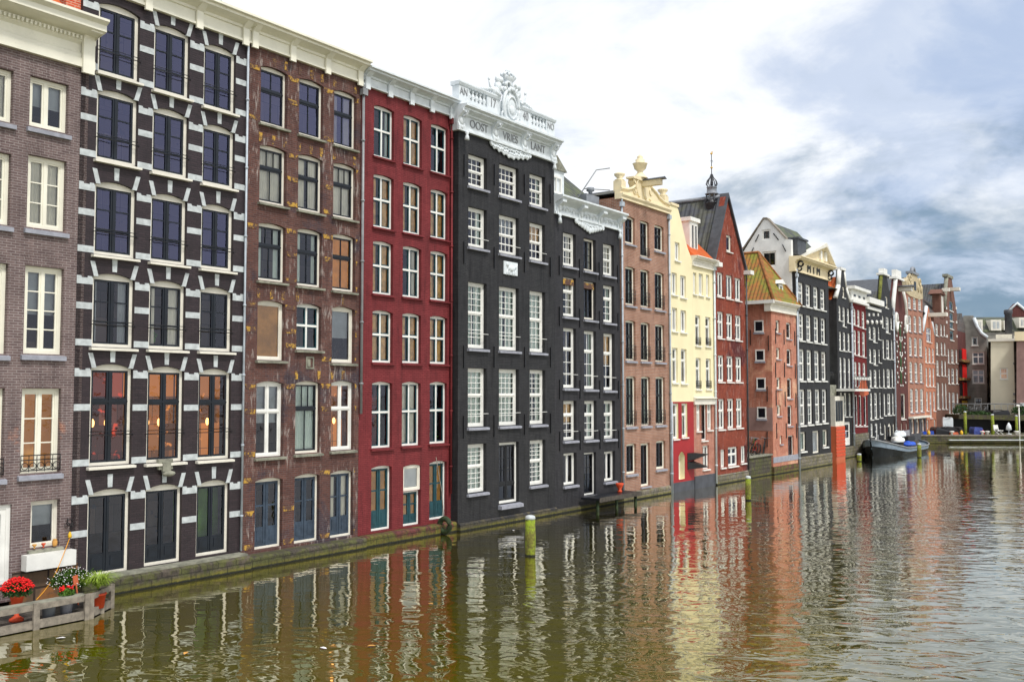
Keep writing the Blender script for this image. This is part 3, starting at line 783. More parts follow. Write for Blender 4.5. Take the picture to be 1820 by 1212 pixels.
m = MB(); ringbox(m, un-.17, un+.17, zn-.62, zn-.22, .05, -.02, .03); m.box(un-.1, un+.02, -.015, .02, zn-.55, zn-.3); m.build('niche', 'oldstone', H.root)
profcorn(H, 0.0, u1, zcb, zct, .55, 'cream', blocks=4)
plinth(H, u0, u1, zf, 'quay_moss', .42)
pipe(H, u1+.02, H.zx(650, 735), zcb-.4, 'metal', -.09, .05)
# ---- house 4: oxblood painted brick
H = H4 = H_row('dark red painted brick house with white cross windows and petrol blue doors', 650, 815, SH)
u0, u1 = 0.0, H.L
zf = H.zx(663, 946)
rows = grid(H, [(663, 699), (716, 749), (765, 795.6)], 460, [
    ((187, 276), (220.5, 304), dict(st='cross', back='curtain_gold', per=[dict(back=None), None, dict(back=None)])),
    ((310, 402), (337, 421), dict(st='cross', back='curtain_gold')),
    ((429, 521), (447, 532), dict(st='cross', back='curtain_gold', per=[None, dict(back=None), None])),
    ((553, 643.5), (563, 646), dict(st='cross', back='curtain_gold')),
    ((681, 797), (681, 789), dict(st='cross', per=[dict(back='interior_red'), None, dict(back=None)])),
    ((832, 945), (823, 925), dict(st='door_petrol', sill=None, back='board_ply', per=[None, 'skip', None])),
], rise=.07, rec=.13, sill='brick_h4', sh=.09, sp=.10)
ua, ub = H.u(717, 820), H.u(748, 820)
za = H.zx(717, 687); zt_ = H.zx(717, 828)
window(H, ua, ub, H.zx(717, 936), zt_-.0-(zt_-H.zx(717, 936))*.42, 'door_petrol', rec=.13, sill=None, back='board_ply')
window(H, ua, ub, zt_-(zt_-H.zx(717, 936))*.42+.001, zt_+.02, 'one', rise=.06, rec=.05, sill=None, back='white', nm='door_board')
zcb = H.zx(810, 212); zct = H.z(u1, 178, -.5)
wall(H, [(u0+.002, zf-.4), (u1-.002, zf-.4), (u1-.002, zct-.1), (u0+.002, zct-.1)], 'brick_h4')
zcb0 = H3.zx(650, 153); zct0 = H2.z(H2.L, 30, -.5)
profcorn(H, 0.0, u1, zcb, H.z(u1, 178, -.5), .50, 'gablewhite', blocks=5)
plinth(H, u0, u1, zf-.05, 'quay_red', .30)
pipe(H, u1-.1, zf+1.0, zcb-.3, 'brick_h4', -.08, .045)
# mooring ring wheel hanging at the water's edge
c = H.o+H.d*H.u(775, 940)+H.inn*(-.42)
fd = empty('rubber_fender', (c.x, c.y, .35), H.ang, 'mossy black tyre fender hanging at the foot of the dark red house', 'fender')
m = MB(); m.ring((0, 0, 0), .24, .10, 'x', 16, tseg=8); m.build('tyre', 'greenrubber', fd)
m = MB(); m.tube([(0, .05, .2), (-.03, .12, 1.2), (-.16, .3, 2.5)], .015, 5); m.build('rope', 'wood', fd)
# ---- house 5: tall black house, white 1740 attic
H = H5 = H_row('tall black painted house with white carved attic dated 1740 and small paned windows', 815, 988, .05)
u0, u1 = 0.0, H.L
g4 = dict(st='geo33'); 
rows = grid(H, [(832, 865), (887, 922), (941.5, 969)], 560, [
    ((272, 329), (307, 363), dict(st='geo33', glass='glass', per=[None, dict(st='geo44'), None])),
    ((366, 437), (394, 461), dict(st='geo33', per=[None, dict(st='geo44'), None], rail='wbar')),
    ((500, 618), (516, 625), dict(st='geo_tall3', back='curtain_green', per=[None, dict(st='geo_tall'), None], rail='wbar')),
    ((654, 759), (657, 754), dict(st='geo_tall3', back='curtain_green', per=[None, dict(st='geo_tall'), None], rail='wbar')),
    ((790, 877), (783, 863), dict(st='geo_tall3', back='curtain_green', per=[None, 'skip', None])),
], rise=.0, rec=.16, sill='bluestone', sh=.13, sp=.12)
ua, ub = H.u(887, 830), H.u(922, 830); zd = H.zx(888, 896)
window(H, ua, ub, zd, H.zx(888, 787), 'door_black', rec=.14, sill='bluestone', sh=.2, sp=.2, nm='door')
zwt = H.zx(986, 291); zpt = H.zx(985, 214)   # top of black wall, top of parapet
zband = zwt+.97
wall(H, [(u0+.002, -.6), (u1-.002, -.6), (u1-.002, zwt+.2), (u0+.002, zwt+.2)], 'brick_h5')
anc = []
cols = [H.u(x, 560) for x in (824, 878, 932, 978)]
for k, x in enumerate(cols):
    for (yl, yr) in ((300, 350), (455, 480), (640, 640), (765, 757), ):
        zq = H.z(x, yl+(yr-yl)*k/3); anc.append((x, zq-.3, .85))
anchors(H, anc)
m = MB(); ub_ = H.u(907, 477); zb_ = H.z(ub_, 489); m.box(ub_-.5, ub_+.45, -.05, .01, zb_, H.z(ub_, 466)); o = m.build('relief_stone', 'gablewhite', H.root)
m = MB(); zr = (zb_+H.z(ub_, 466))/2; m.ball((ub_, -.05, zr), .30, .06, .13); m.ball((ub_-.26, -.05, zr+.14), .11, .06, .10); m.tube([(ub_+.28, -.06, zr), (ub_+.4, -.06, zr+.2)], .03)
for q in (-.25, -.1, .15, .28): m.tube([(ub_+q, -.06, zr-.05), (ub_+q-.1, -.06, zr-.3)], .03)
m.build('relief_animal', 'gablewhite', H.root)
# entablature
fb = zwt; ct = zband
m = MB()
m.extr([(.3, fb), (-.14, fb), (-.14, fb+.08), (-.09, fb+.11), (-.09, fb+.15), (-.06, fb+.17), (-.06, ct-.36), (-.15, ct-.33), (-.15, ct-.27), (-.38, ct-.19), (-.38, ct-.13), (-.50, ct-.08), (-.50, ct), (.3, ct+.03)], -.12, u1+.05)
m.build('entablature', 'gablewhite', H.root)
XU = lambda px: H.u(px, 215, -.05)
for px in (819, 880, 932, 983):
    x = H.u(px, 250, -.1); m = MB()
    m.extr([(-.06, fb-.02), (-.16, fb-.02), (-.18, fb+.15), (-.12, fb+.3), (-.16, ct-.5), (-.36, ct-.28), (-.36, ct-.19), (-.06, ct-.19)], x-.20, x+.20)
    m.ring((x-.0, -.28, ct-.36), .10, .05, 'x', 10); m.ball((x, -.14, (fb+ct)/2-.1), .15, .08, .22); m.ball((x, -.14, fb+.12), .10, .06, .10)
    m.build('console', 'gablewhite', H.root)
for sgn in (.04, .96):
    m = MB(); m.lathe((u1*sgn, -.2, fb-.36), [(.03, 0), (.10, .02), (.08, .14), (.05, .22), (.09, .30), (.05, .36)], 10); m.build('drop_ornament', 'gablewhite', H.root)
# parapet with balusters
bt, tp = ct+.03, zpt
m = MB(); m.box(-.05, u1-.02, -.05, .30, bt, bt+.32)
b1, b2, b3, b4 = XU(833), XU(866), XU(943), XU(971); uc = XU(904)
segs = [(-.05, b1), (b2, b3), (b4, u1-.02)]
for a, b in segs: m.box(a, b, -.048, .28, bt+.32, tp-.14)
m.extr([(.34, tp-.14), (-.08, tp-.14), (-.13, tp-.05), (-.13, tp), (.34, tp+.02)], -.1, uc-.62)
m.extr([(.34, tp-.14), (-.08, tp-.14), (-.13, tp-.05), (-.13, tp), (.34, tp+.02)], uc+.62, u1+.02)
m.build('parapet', 'gablewhite', H.root)
hb = tp-.14-bt-.32
m = MB(); m.box(b1, b2, .22, .28, bt+.32, tp-.14); m.box(b3, b4, .22, .28, bt+.32, tp-.14); m.build('parapet_back', 'gablewhite', H.root)
for a, b in ((b1, b2), (b3, b4)):
    for k in range(5):
        x = a+(b-a)*(k+.5)/5; m = MB()
        m.lathe((x, .05, bt+.32), [(.09, 0), (.09, .05), (.045, .08), (.11, hb*.35), (.09, hb*.5), (.04, hb*.75), (.08, hb*.85), (.08, hb)], 10); m.build('baluster', 'gablewhite', H.root)
for s_, px in (('AN', 824), ('17', 876), ('40', 934), ('NO', 978.5)):
    text(s_, .52 if s_.isdigit() else .42, (XU(px), -.055, (bt+.32+tp-.14)/2), 'metal', H.root, squeeze=.8)
for s_, px in (('OOST', 851), ('VRIES', 907), ('LANT', 956)):
    text(s_, .46, (H.u(px, 240, -.06), -.068, (fb+.17+ct-.36)/2), 'metal', H.root, squeeze=.95)
# crest: cartouche, scrolls, seated lions with tails
zc = bt+.62; K = .66
m = MB()
m.ball((uc, -.10, zc), .56, .14, .78, 16, 10); m.ring((uc, -.18, zc), .54, .08, 'y', 28, sz=1.4); m.ring((uc, -.24, zc-.02), .33, .04, 'y', 24, sz=1.35)
m.ball((uc, -.22, zc-.12), .2, .08, .2)
for s_ in (-1, 1):
    m.ring((uc+s_*.28, -.22, zc-.68), .17, .05, 'y', 14); m.ring((uc+s_*.5, -.16, zc-.4), .13, .05, 'y', 12); m.ring((uc+s_*.22, -.20, zc+.86), .15, .06, 'y', 14)
    bx = uc+s_*.86; bz = tp+.16
    m.ball((bx, 0, bz), .27, .18, .22); m.ball((bx-s_*.18, 0, bz+.26), .18, .16, .26); m.ball((bx-s_*.26, -.06, bz+.55), .15, .14, .15)
    m.ball((bx-s_*.2, -.02, bz+.56), .20, .13, .19); m.tube([(bx+s_*.15, 0, bz+.1), (bx+s_*.36, 0, bz+.15), (bx+s_*.42, 0, bz+.42)], .035); m.ball((bx+s_*.42, 0, bz+.45), .055, .055, .08)
    m.tube([(bx-s_*.2, -.1, bz+.25), (bx-s_*.42, -.12, bz+.06)], .055); m.tube([(bx+s_*.1, -.1, bz), (bx-s_*.15, -.14, bz-.15)], .08)
    for k in range(5): m.ring((uc+s_*(1.18+k*.15), -.02, tp+.08-k*.012), .09-k*.01, .04, 'y', 10); m.ball((uc+s_*(1.15+k*.16), -.04, tp+.2-k*.035), .08, .06, .08)
m.build('coat_of_arms', 'gablewhite', H.root)
m = MB(); zk = tp+.62
m.lathe((uc, -.02, zk), [(.36*K, 0), (.38*K, .1*K), (.34*K, .14*K), (.42*K, .30*K), (.62*K, .5*K), (.58*K, .56*K), (.40*K, .52*K), (.3*K, .5*K)], 14, sy=.6)
for k in range(9):
    a = math.pi*2*k/9; m.ball((uc+.58*K*math.cos(a), -.02+.33*K*math.sin(a), zk+.62*K), .07, .06, .09)
for k in range(7):
    a = math.pi*2*k/7; m.tube([(uc+.45*K*math.cos(a), .27*K*math.sin(a), zk+.5*K), (uc+.36*K*math.cos(a), .2*K*math.sin(a), zk+.80*K), (uc, 0, zk+.92*K)], .04)
m.ball((uc, 0, zk+.95*K), .12, .1, .10)
for k in range(18): m.ball((uc+random.uniform(-.42, .42), random.uniform(-.25, .0), zk-.14+random.uniform(-.22, .16)), .10, .08, .10, 8, 5)
m.build('crown', 'gablewhite', H.root)
# carved valance under the entablature
m = MB()
ua_, ue_ = H.u(869, 262), H.u(941, 280); um_ = (ua_+ue_)/2; hw_ = (ue_-ua_)/2
for k in range(17):
    t_ = (k-8)/8.0; x = um_+t_*hw_*.93; dz_ = .14+.24*(1-abs(t_))+(.06 if k % 2 else 0)
    m.ball((x, -.07, fb-dz_+.06), .13, .04, .13, 8, 6); m.ring((x, -.09, fb-dz_*.5), .09, .03, 'y', 10, tseg=5)
m.prism([(ua_, fb+.02), (ua_+.05, fb-.12), (um_-hw_*.5, fb-.26), (um_, fb-.36), (um_+hw_*.5, fb-.26), (ue_-.05, fb-.12), (ue_, fb+.02)], -.06, .01)
m.build('valance', 'gablewhite', H.root)
plinth(H, u0, u1, .30, 'quay_black', .14)
# ---- house 6: lower black house
H = H6 = H_row('lower black painted house with white carved frieze and a black landing stage', 988, 1106, .05)
u0, u1 = 0.0, H.L
rows = grid(H, [(1001, 1024), (1038, 1059.5), (1072.5, 1092)], 560, [
    ((412, 471), (432, 488), dict(st='geo44', per=[None, dict(st='geo_dark'), dict(st='geo33')])),
    ((491, 561), (506, 572), dict(st='geo_t2', per=[None, dict(st='geo_dark'), None])),
    ((582, 689), (592, 693), dict(st='geo_t2', rail='wbar', per=[dict(back='interior_red'), None, None])),
    ((712.5, 783), (712.5, 780), dict(st='geo_t2', rail='wbar')),
    ((806, 863), (803, 856), dict(st='slim', per=[None, 'skip', None])),
], rise=0, rec=.16, sill='bluestone', sh=.13, sp=.12)
window(H, H.u(1038, 840), H.u(1059.5, 840), H.zx(1039, 881), H.zx(1039, 805), 'door_slim', rec=.14, sill='bluestone', sh=.1, nm='door')
for r_ in (1,):
    for c_ in (0, 1):
        a, b, zb_, zt_ = rows[r_][c_]; m = MB(); m.box(a+.1, b-.1, .06, .14, zt_-.34, zt_-.08); m.build('awning_roll', 'ochre', H.root)
zwt = H.zx(1104, 412); zct = H.z(u1, 380, -.5)
wall(H, [(u0+.002, -.6), (u1-.002, -.6), (u1-.002, zwt+.2), (u0+.002, zwt+.2)], 'brick_h6')
anc = []
cols = [H.u(x, 560) for x in (994, 1030, 1065, 1098)]
for k, x in enumerate(cols):
    for (yl, yr) in ((475, 490), (565, 575), (695, 695), (787, 783)):
        anc.append((x, H.z(x, yl+(yr-yl)*k/3)-.35, .85))
anchors(H, anc)
fb, ct = zwt, zct
m = MB(); m.extr([(.3, fb), (-.10, fb), (-.10, fb+.1), (-.05, fb+.12), (-.05, ct-.34), (-.14, ct-.28), (-.36, ct-.18), (-.46, ct-.10), (-.48, ct-.08), (-.48, ct), (.3, ct+.03)], -.02, u1+.05); m.build('entablature', 'gablewhite', H.root)
for f in (.04, .35, .65, .96):
    x = u1*f; m = MB(); m.extr([(-.05, fb-.02), (-.14, fb-.02), (-.14, fb+.3), (-.22, ct-.45), (-.42, ct-.30), (-.42, ct-.2), (-.05, ct-.2)], x-.16, x+.16); m.ball((x, -.16, fb+.35), .10, .07, .25); m.build('console', 'gablewhite', H.root)
m = MB()
for a, b in ((.04, .35), (.35, .65), (.65, .96)):
    for k in range(6):
        x = u1*(a+(b-a)*(k+.7)/6.4); m.ring((x, -.06, (fb+ct)/2-.2), .15, .03, 'y', 10, tseg=4, sz=1.2); m.ball((x, -.06, (fb+ct)/2-.2+(.1 if k % 2 else -.1)), .08, .04, .08, 6, 4)
m.build('frieze_carving', 'gablewhite', H.root)
m = MB()
for k in range(11):
    t = (k-5)/5.0; x = u1*.5+t*u1*.2; dz_ = .18+.30*(1-abs(t)); m.ball((x, -.06, fb-dz_+.12), .16, .05, .16, 8, 6); m.ring((x, -.08, fb-dz_*.5), .1, .03, 'y', 8, tseg=4)
m.prism([(u1*.28, fb+.02), (u1*.36, fb-.2), (u1*.5, fb-.38), (u1*.64, fb-.2), (u1*.72, fb+.02)], -.05, .01); m.build('valance', 'gablewhite', H.root)
for sgn in (.04, .96):
    m = MB(); m.lathe((u1*sgn, -.15, fb-.42), [(.03, 0), (.10, .02), (.08, .2), (.05, .3), (.09, .36), (.05, .42)], 8); m.build('drop_ornament', 'gablewhite', H.root)
plinth(H, u0, u1, .20, 'quay_black', .12)
# roof parts behind the frieze
m = MB(); ud = .6; z0_ = ct+.0
m.extr([(.4, z0_), (4.2, z0_+3.2), (8, z0_)], .2, u1-.2); m.build('roof', 'tile_dark', H.root)
m = MB(); m.box(.1, 1.5, .45, 2.6, z0_-.1, z0_+1.35); m.build('dormer', 'gablewhite', H.root)
m = MB(); ringbox(m, .35, 1.2, z0_+.25, z0_+1.05, .09, .36, .449); m.box(.745, .80, .37, .44, z0_+.34, z0_+.96); m.build('dormer_window', 'white', H.root)
m = MB(); m.prism([(-.05, z0_+1.35), (1.65, z0_+1.35), (.8, z0_+2.0)], .35, 2.7); m.build('dormer_roof', 'oldstone', H.root)
m = MB(); m.box(.55, 1.1, 1.2, 1.7, z0_+1.6, z0_+2.5); m.box(.48, 1.17, 1.12, 1.78, z0_+2.5, z0_+2.6); m.build('chimney', 'oldstone', H.root)
m = MB(); m.lathe((3.1, 2.2, z0_+.2), [(.12, 0), (.12, 1.6), (.42, 1.6), (.48, 1.8), (.48, 2.2), (.35, 2.3)], 12); m.build('roof_vent', 'darklead', H.root)
m = MB(); m.box(4.2, 5.4, .9, 1.8, ct, ct+.9); m.lathe((4.9, 1.1, ct+.9), [(.1, 0), (.1, .2), (.2, .25), (.2, .4)], 8); m.build('roof_hatch', 'lead', H.root)
m = MB(); m.tube([(u1-2.2, 1.2, ct+.4), (u1-.7, .9, ct+2.2), (u1+.1, .6, ct+2.4)], .03, 5); m.tube([(u1-1.4, 1.2, ct+1.2), (u1+.1, .6, ct+1.3)], .025, 5); m.build('roof_brace', 'metal', H.root)
# landing stage
ls = H.u(1048, 890); c = H.o+H.d*ls
st_ = empty('landing_stage', (c.x, c.y, 0), H.ang, 'flat black landing stage over the water in front of the lower black house', 'landing stage')
m = MB(); m.box(-1.0, 2.9, -1.1, -.15, .48, .58); m.build('deck', 'tarpblack', st_)
m = MB(); m.box(-1.0, 2.9, -1.13, -1.101, .40, .60); m.build('edge_beam', 'darkwood', st_)
for x in (-.8, .9, 2.7):
    m = MB(); m.tube([(x, -.9, -.8), (x, -.9, .48)], .07, 8); m.build('support_post', 'greenrubber', st_)
c2 = H.o+H.d*(ls+1.9)+H.inn*(-.5)
pt = empty('flower_pot', (c2.x, c2.y, .58), 0, 'small dark red pot on the black landing stage', 'flower pot')
m = MB(); m.lathe((0, 0, 0), [(.10, 0), (.12, .08), (.06, .12), (.16, .3), (.20, .42), (.18, .44)], 12); m.build('bowl', 'terracotta', pt)
# ---- house 7: orange-brown brick with cream scrolled gable
H = H7 = H_row('orange brown brick house with cream scrolled gable and black railings', 1107, 1193, .05)
u0, u1 = 0.0, H.L
rows = grid(H, [(1112, 1129.5), (1139, 1155), (1164.5, 1181)], 600, [
    ((384, 431), (400, 444), dict(st='h7', per=[None, dict(dzb=-.5, rail='ironl'), None])),
    ((474, 541), (484, 549), dict(st='h7', rail='iron', back='drape:curtain_green')),
    ((570, 640), (577, 642.5), dict(st='h7', rail='iron', back='drape:curtain')),
    ((670, 758), (670.7, 755), dict(st='h7', rail='iron', back='curtain_green')),
    ((790.5, 843), (785, 834), dict(st='door_h7', per=[None, 'skip', None])),
], rise=.05, rec=.12, sill='bluestone', sh=.13, sp=.1)
window(H, H.u(1139, 830), H.u(1155, 830), H.zx(1140, 865), H.zx(1140, 788), 'door_h7', rec=.12, sill='bluestone', nm='door')
zs = H.zx(1189, 381)
wall(H, [(u0+.002, -.6), (u1-.002, -.6), (u1-.002, zs+.1), (u0+.002, zs+.1)], 'brick_h7')
def gp(px, py, v=0): u_, z_ = H.uz(px, py, v); return (u_, z_)
U = u1
hG = .0
k = zs
# gable silhouette built in metres from the cornice line
top = H.zx(1141, 322)-k
def Gy(f): return k+.42+(top-.42)*f
c0 = H.u(1141, 340)/U; L_, R_ = c0-.17, c0+.17
poly = [(-.05, k), (U+.05, k), (U+.05, Gy(.06)), (U*.86, Gy(.14)), (U*.77, Gy(.30)), (U*.72, Gy(.52)), (U*(R_+.02), Gy(.75)), (U*R_, Gy(1)), (U*L_, Gy(1)), (U*(L_-.02), Gy(.75)), (U*.28, Gy(.52)), (U*.22, Gy(.30)), (U*.13, Gy(.14)), (-.05, Gy(.06))]
m = MB(); m.prism(poly, -.05, .28); m.build('gable', 'creamdeep', H.root)
m = MB(); m.extr([(.25, k-.02), (-.12, k-.02), (-.12, k+.08), (-.20, k+.18), (-.20, k+.25), (.25, k+.28)], -.08, U+.08)
for sgn in (0, 1):
    pts = [(-.05, Gy(.08)), (U*.13, Gy(.16)), (U*.22, Gy(.32)), (U*.28, Gy(.55)), (U*(L_-.0), Gy(.80))]
    if sgn: pts = [(U-p_, q_) for p_, q_ in pts[:4]]+[(U*R_, Gy(.80))]
    m.tube([(p_, -.07, q_) for p_, q_ in pts], .075, 8)
m.prism([(U*(L_-.05), Gy(1)-.05), (U*(R_+.05), Gy(1)-.05), (U*(R_+.05), Gy(1)+.04), (U*c0, Gy(1)+.24), (U*(L_-.05), Gy(1)+.04)], -.14, .3)
for kk in range(12): m.ring((U*c0+random.uniform(-.95, .95), -.07, k+.45+random.uniform(0, .75)), random.uniform(.08, .18), .04, 'y', 10, a0=random.random()*6, a1=5)
for sgn in (-1, 1): m.ring((U*c0+sgn*.35, -.07, k+.85), .32, .055, 'y', 14, a0=.5, a1=4.6, sz=1.5)
m.build('gable_scrolls', 'creamdeep', H.root)
for f in (.05, .95):
    m = MB(); m.box(U*f-.22, U*f+.22, -.06, .4, k+.4, k+.92); m.lathe((U*f, .17, k+.92), [(.24, 0), (.26, .05), (.12, .12), (.26, .28), (.28, .36), (.10, .42)], 12); m.build('corner_urn', 'creamdeep', H.root)
m = MB(); m.lathe((U*c0, .1, Gy(1)+.12), [(.42, 0), (.30, .12), (.17, .28), (.14, .38), (.30, .52), (.36, .74), (.40, .78), (.22, .85), (.25, .96), (.13, 1.06), (.16, 1.12), (.04, 1.25)], 14); m.build('finial_urn', 'creamdeep', H.root)
m = MB(); m.box(U*c0-.14, U*c0+.14, -1.1, 0, Gy(.62), Gy(.62)+.28); m.build('hoist_beam', 'creamdeep', H.root)
m = MB(); m.prism([(U*c0-.24, Gy(.62)+.29), (U*c0+.24, Gy(.62)+.29), (U*c0, Gy(.62)+.40)], -1.3, 0); m.build('hoist_hood', 'darklead', H.root)
top = top-.2
m = MB(); m.prism([(0, k+.3), (U, k+.3), (U*.5, k+top+.0)], .3, 10); m.build('roof', 'tile_dark_y', H.root)
plinth(H, u0, u1, .42, 'quay_stone', .10)
pipe(H, .03, .4, k-.4, 'pipegrey', -.08, .05); pipe(H, u1-.03, .0, k-.3, 'pipegrey', -.08, .05)
# ---- house 8: pale yellow spout gable over red ground floors
H = H8 = H_row('narrow pale yellow gabled house with bright red painted ground floors', 1193, 1235.5, .05)
u0, u1 = 0.0, H.L
grid(H, [(1194.6, 1204), (1210, 1220)], 600, [
    ((484, 523), (489, 528), dict(st='slim')), ((546.5, 588), (551, 590), dict(st='slim')),
    ((618, 680), (620, 681), dict(st='slim_t')), ((717, 780), (717, 777), dict(st='slim_t')),
], rec=.09, sill='white', sh=.08)
window(H, H.u(1199.5, 445), H.u(1208, 445), H.zx(1200, 462), H.zx(1200, 430), 'slim', rec=.09, sill='white')
window(H, H.u(1206, 830), H.u(1217, 830), H.zx(1207, 852), H.zx(1207, 803), 'one', rise=.25, rec=.28, sill=None, nm='door', back='white')
zr = H.zx(1193, 714); zg = H.zx(1205, 857)
sh_ = H.z(u1, 462); pk = H.zx(1200, 367)
wall(H, [(u0+.002, -.6), (u1-.002, -.6), (u1-.002, sh_), (u1*.80, H.z(u1*.80, 440)), (u1*.56, H.z(u1*.56, 395)), (u1*.40, pk), (u1*.12, pk), (u0+.002, H.z(0, 385))], 'yellow', top_z=sh_)
mw_ = MATS['yellow']
for (nm_, mt_, za_, zb_, pv_) in (('painted_base', 'redpaint', zg, zr, .012), ('grey_base', 'greypaint', -.5, zg, .016)):
    hs = [h for h in H.holes if h[3] < zr+.3]
    hh = [arch_pts(h[0]-0, h[1]+0, max(h[2], za_+.01), min(h[3], zb_-.01), h[4]) for h in hs if h[3] > za_ and h[2] > za_-.01] if nm_ == 'painted_base' else []
    m = MB(); slab(m, [(u0+.004, za_), (u1-.004, za_), (u1-.004, zb_), (u0+.004, zb_)], hh, .014, -pv_); m.build(nm_, mt_, H.root)
m = MB(); m.prism([(u0, sh_), (u1, sh_), (u1*.5, pk-.3)], .4, 9); m.build('roof', 'tile_orange_y', H.root)
m = MB(); m.box(u1*.10, u1*.42, -.06, .38, pk, pk+.14); m.build('gable_cap', 'creamdeep', H.root)
for (za_, zb_) in ((805, 819), (820, 834)):
    zt_, zz_ = H.zx(1222, za_), H.zx(1222, zb_)
    m = MB(); x0_, x1_ = u1*.70, u1*.98; m.v = []
    m.prism([(x0_, zz_), (x1_, zz_), (x1_, zt_), (x0_, zt_)], -.02, 0)
    pts = [(x0_, -.03, zt_), (x1_, -.03, zt_), (x1_, -.03, zz_), (x0_, -.03, zz_)]; tip = (x1_+.1, -.9, (zt_+zz_)/2+(.15 if za_ < 810 else -.1))
    for q in range(4): m.face([pts[q], pts[(q+1) % 4], tip])
    m.build('lamp_hood', 'blackpaint', H.root)
pipe(H, .1, .0, zr, 'pipegrey', -.08, .05, head=False)
# ---- house 9: yellow flat-topped house over brick
H = H9 = H_row('pale yellow house with orange tiled roof and white dormer over a brick ground floor', 1235.5, 1273, .05)
u0, u1 = 0.0, H.L
zr = H.zx(1237, 711)
grid(H, [(1232, 1237.5), (1242, 1249.5), (1255, 1260.5)], 500, [((484, 522), (488, 527), dict(st='slim'))], rec=.09, sill='white', sh=.08)
grid(H, [(1236, 1245), (1254, 1263)], 600, [((560, 614), (563, 615), dict(st='slim_t', rail='ironl')), ((636, 691.5), (637, 691), dict(st='slim_t', rail='ironl'))], rec=.09, sill='white', sh=.08)
hz = len(H.holes)
grid(H, [(1238, 1245.5), (1246.5, 1256), (1257, 1265.5)], 740, [((713, 766), (713, 764), dict(st='slim3', per=[None, dict(dzb=-.55, st='door_slim'), None]))], rec=.09, sill='white', sh=.08)
window(H, H.u(1249, 810), H.u(1260, 810), H.zx(1249, 834), H.zx(1249, 792), 'slim', rec=.09, sill='white')
zt = H.z(u1, 481)
wall(H, [(u0+.002, zr), (u1-.002, zr), (u1-.002, zt), (u0+.002, zt)], 'yellow') if False else None
hu = H.holes[:hz]; hl = H.holes[hz:]
H.holes = hu; wall(H, [(u0+.002, zr), (u1-.002, zr), (u1-.002, zt), (u0+.002, zt)], 'yellow')
H.holes = hl; wall(H, [(u0+.002, -.6), (u1-.002, -.6), (u1-.002, zr-.003), (u0+.002, zr-.003)], 'brick_h9', body=False, name='lower_wall'); H.holes = hu+hl
m = MB(); m.extr([(.1, zr-.25), (-.10, zr-.25), (-.10, zr+.02), (-.22, zr+.1), (.1, zr+.2)], u0, u1); m.build('string_course', 'warmwhite', H.root)
m = MB(); m.box(u0+.005, u1-.005, -.03, 0, -.5, H.zx(1237, 846)); m.build('grey_base', 'greypaint', H.root)
profcorn(H, -.05, u1+.05, zt-.02, zt+.55, .38, 'warmwhite')
zc = zt+.55
m = MB(); m.extr([(-.2, zc-.05), (3.4, zc+3.6), (7, zc-.05)], .02, u1-.02); m.build('roof', 'tile_orange', H.root)
m = MB(); a, b = u1*.25, u1*.62; m.box(a, b, .45, 2.6, zc+.2, zc+2.1); m.box(a-.12, b+.12, .33, 2.7, zc+2.1, zc+2.32); m.build('dormer', 'white', H.root)
for kk in (0, 1):
    x0_ = a+.12+kk*(b-a-.2)/2; x1_ = x0_+(b-a-.3)/2
    w_ = MB(); ringbox(w_, x0_, x1_, zc+.5, zc+1.95, .07, .40, .449); o = w_.build('dormer_window', 'white', H.root)
    w_ = MB(); w_.face([(x0_, .44, zc+.5), (x1_, .44, zc+.5), (x1_, .44, zc+1.95), (x0_, .44, zc+1.95)]); w_.build('pane', 'navy', o)
pipe(H, u1-.04, .1, zt, 'pipewhite', -.09, .06)
# ---- house 10: deep red brick, pointed gable
H = H10 = H_row('tall deep red brick house with a steep pointed gable and slate grey pantiles', 1274, 1330, .05, D=13)
u0, u1 = 0.0, H.L
grid(H, [(1275.5, 1286.5), (1291.5, 1303), (1307, 1318)], 600, [
    ((483, 526), (493, 533), dict(st='slim')),
    ((553, 600), (560, 604), dict(st='slim3')),
    ((631, 678), (634, 678.5), dict(st='slim3')),
    ((709, 763), (708, 760), dict(st='slim3')),
], rec=.08, sill='white', sh=.09, sp=.07)
for (a, b, yt_, yb_, s_) in ((1281, 1288.5, 799, 831, 'slim'), (1294, 1311, 795, 829, 'slim3'), (1317, 1325, 793, 823, 'slim')):
    window(H, H.u(a, 810), H.u(b, 810), H.zx(a, yb_), H.zx(a, yt_), s_, rec=.08, sill='white')
window(H, H.u(1291, 430), H.u(1300, 430), H.zx(1291, 446), H.zx(1291, 417), 'one', rec=.08, sill='white')
zl, zr_ = H.z(0, 466), H.z(u1, 480); ze = (zl+zr_)/2; pk = H.z(u1*.42, 350)
wall(H, [(u0+.002, -.6), (u1-.002, -.6), (u1-.002, ze), (u1*.46, pk), (u1*.40, pk), (u0+.002, ze)], 'brick_h10', top_z=ze-.1)
m = MB()
for (a, b) in ((( -.12, ze+.02), (u1*.43, pk+.24)), ((u1+.12, ze+.02), (u1*.43, pk+.24))):
    (xa, za_), (xb, zb_) = a, b
    m.prism([(xa, za_), (xb, zb_), (xb, zb_-.22), (xa, za_-.22)], -.14, .5)
m.build('gable_edge', 'darklead', H.root)
m = MB(); m.prism([(-.1, ze-.25), (u1+.1, ze-.25), (u1*.43, pk+.0)], .45, 13); m.build('roof', 'tile_dark_y', H.root)
m = MB(); m.tube([(u1*.43, .4, pk+.06), (u1*.43, 13, pk+.06)], .12, 6); m.build('ridge', 'lead', H.root)
m = MB(); m.box(-.25, u1*.0+.25, -.45, .3, ze-.3, ze-.05); m.box(u1-.2, u1+.35, -.45, .3, ze-.3, ze-.05); m.build('gutter_end', 'white', H.root)
plinth(H, u0, u1, .55, 'quay_stone', .08)
pipe(H, u1-.02, .6, ze-.3, 'darklead', -.09, .05)
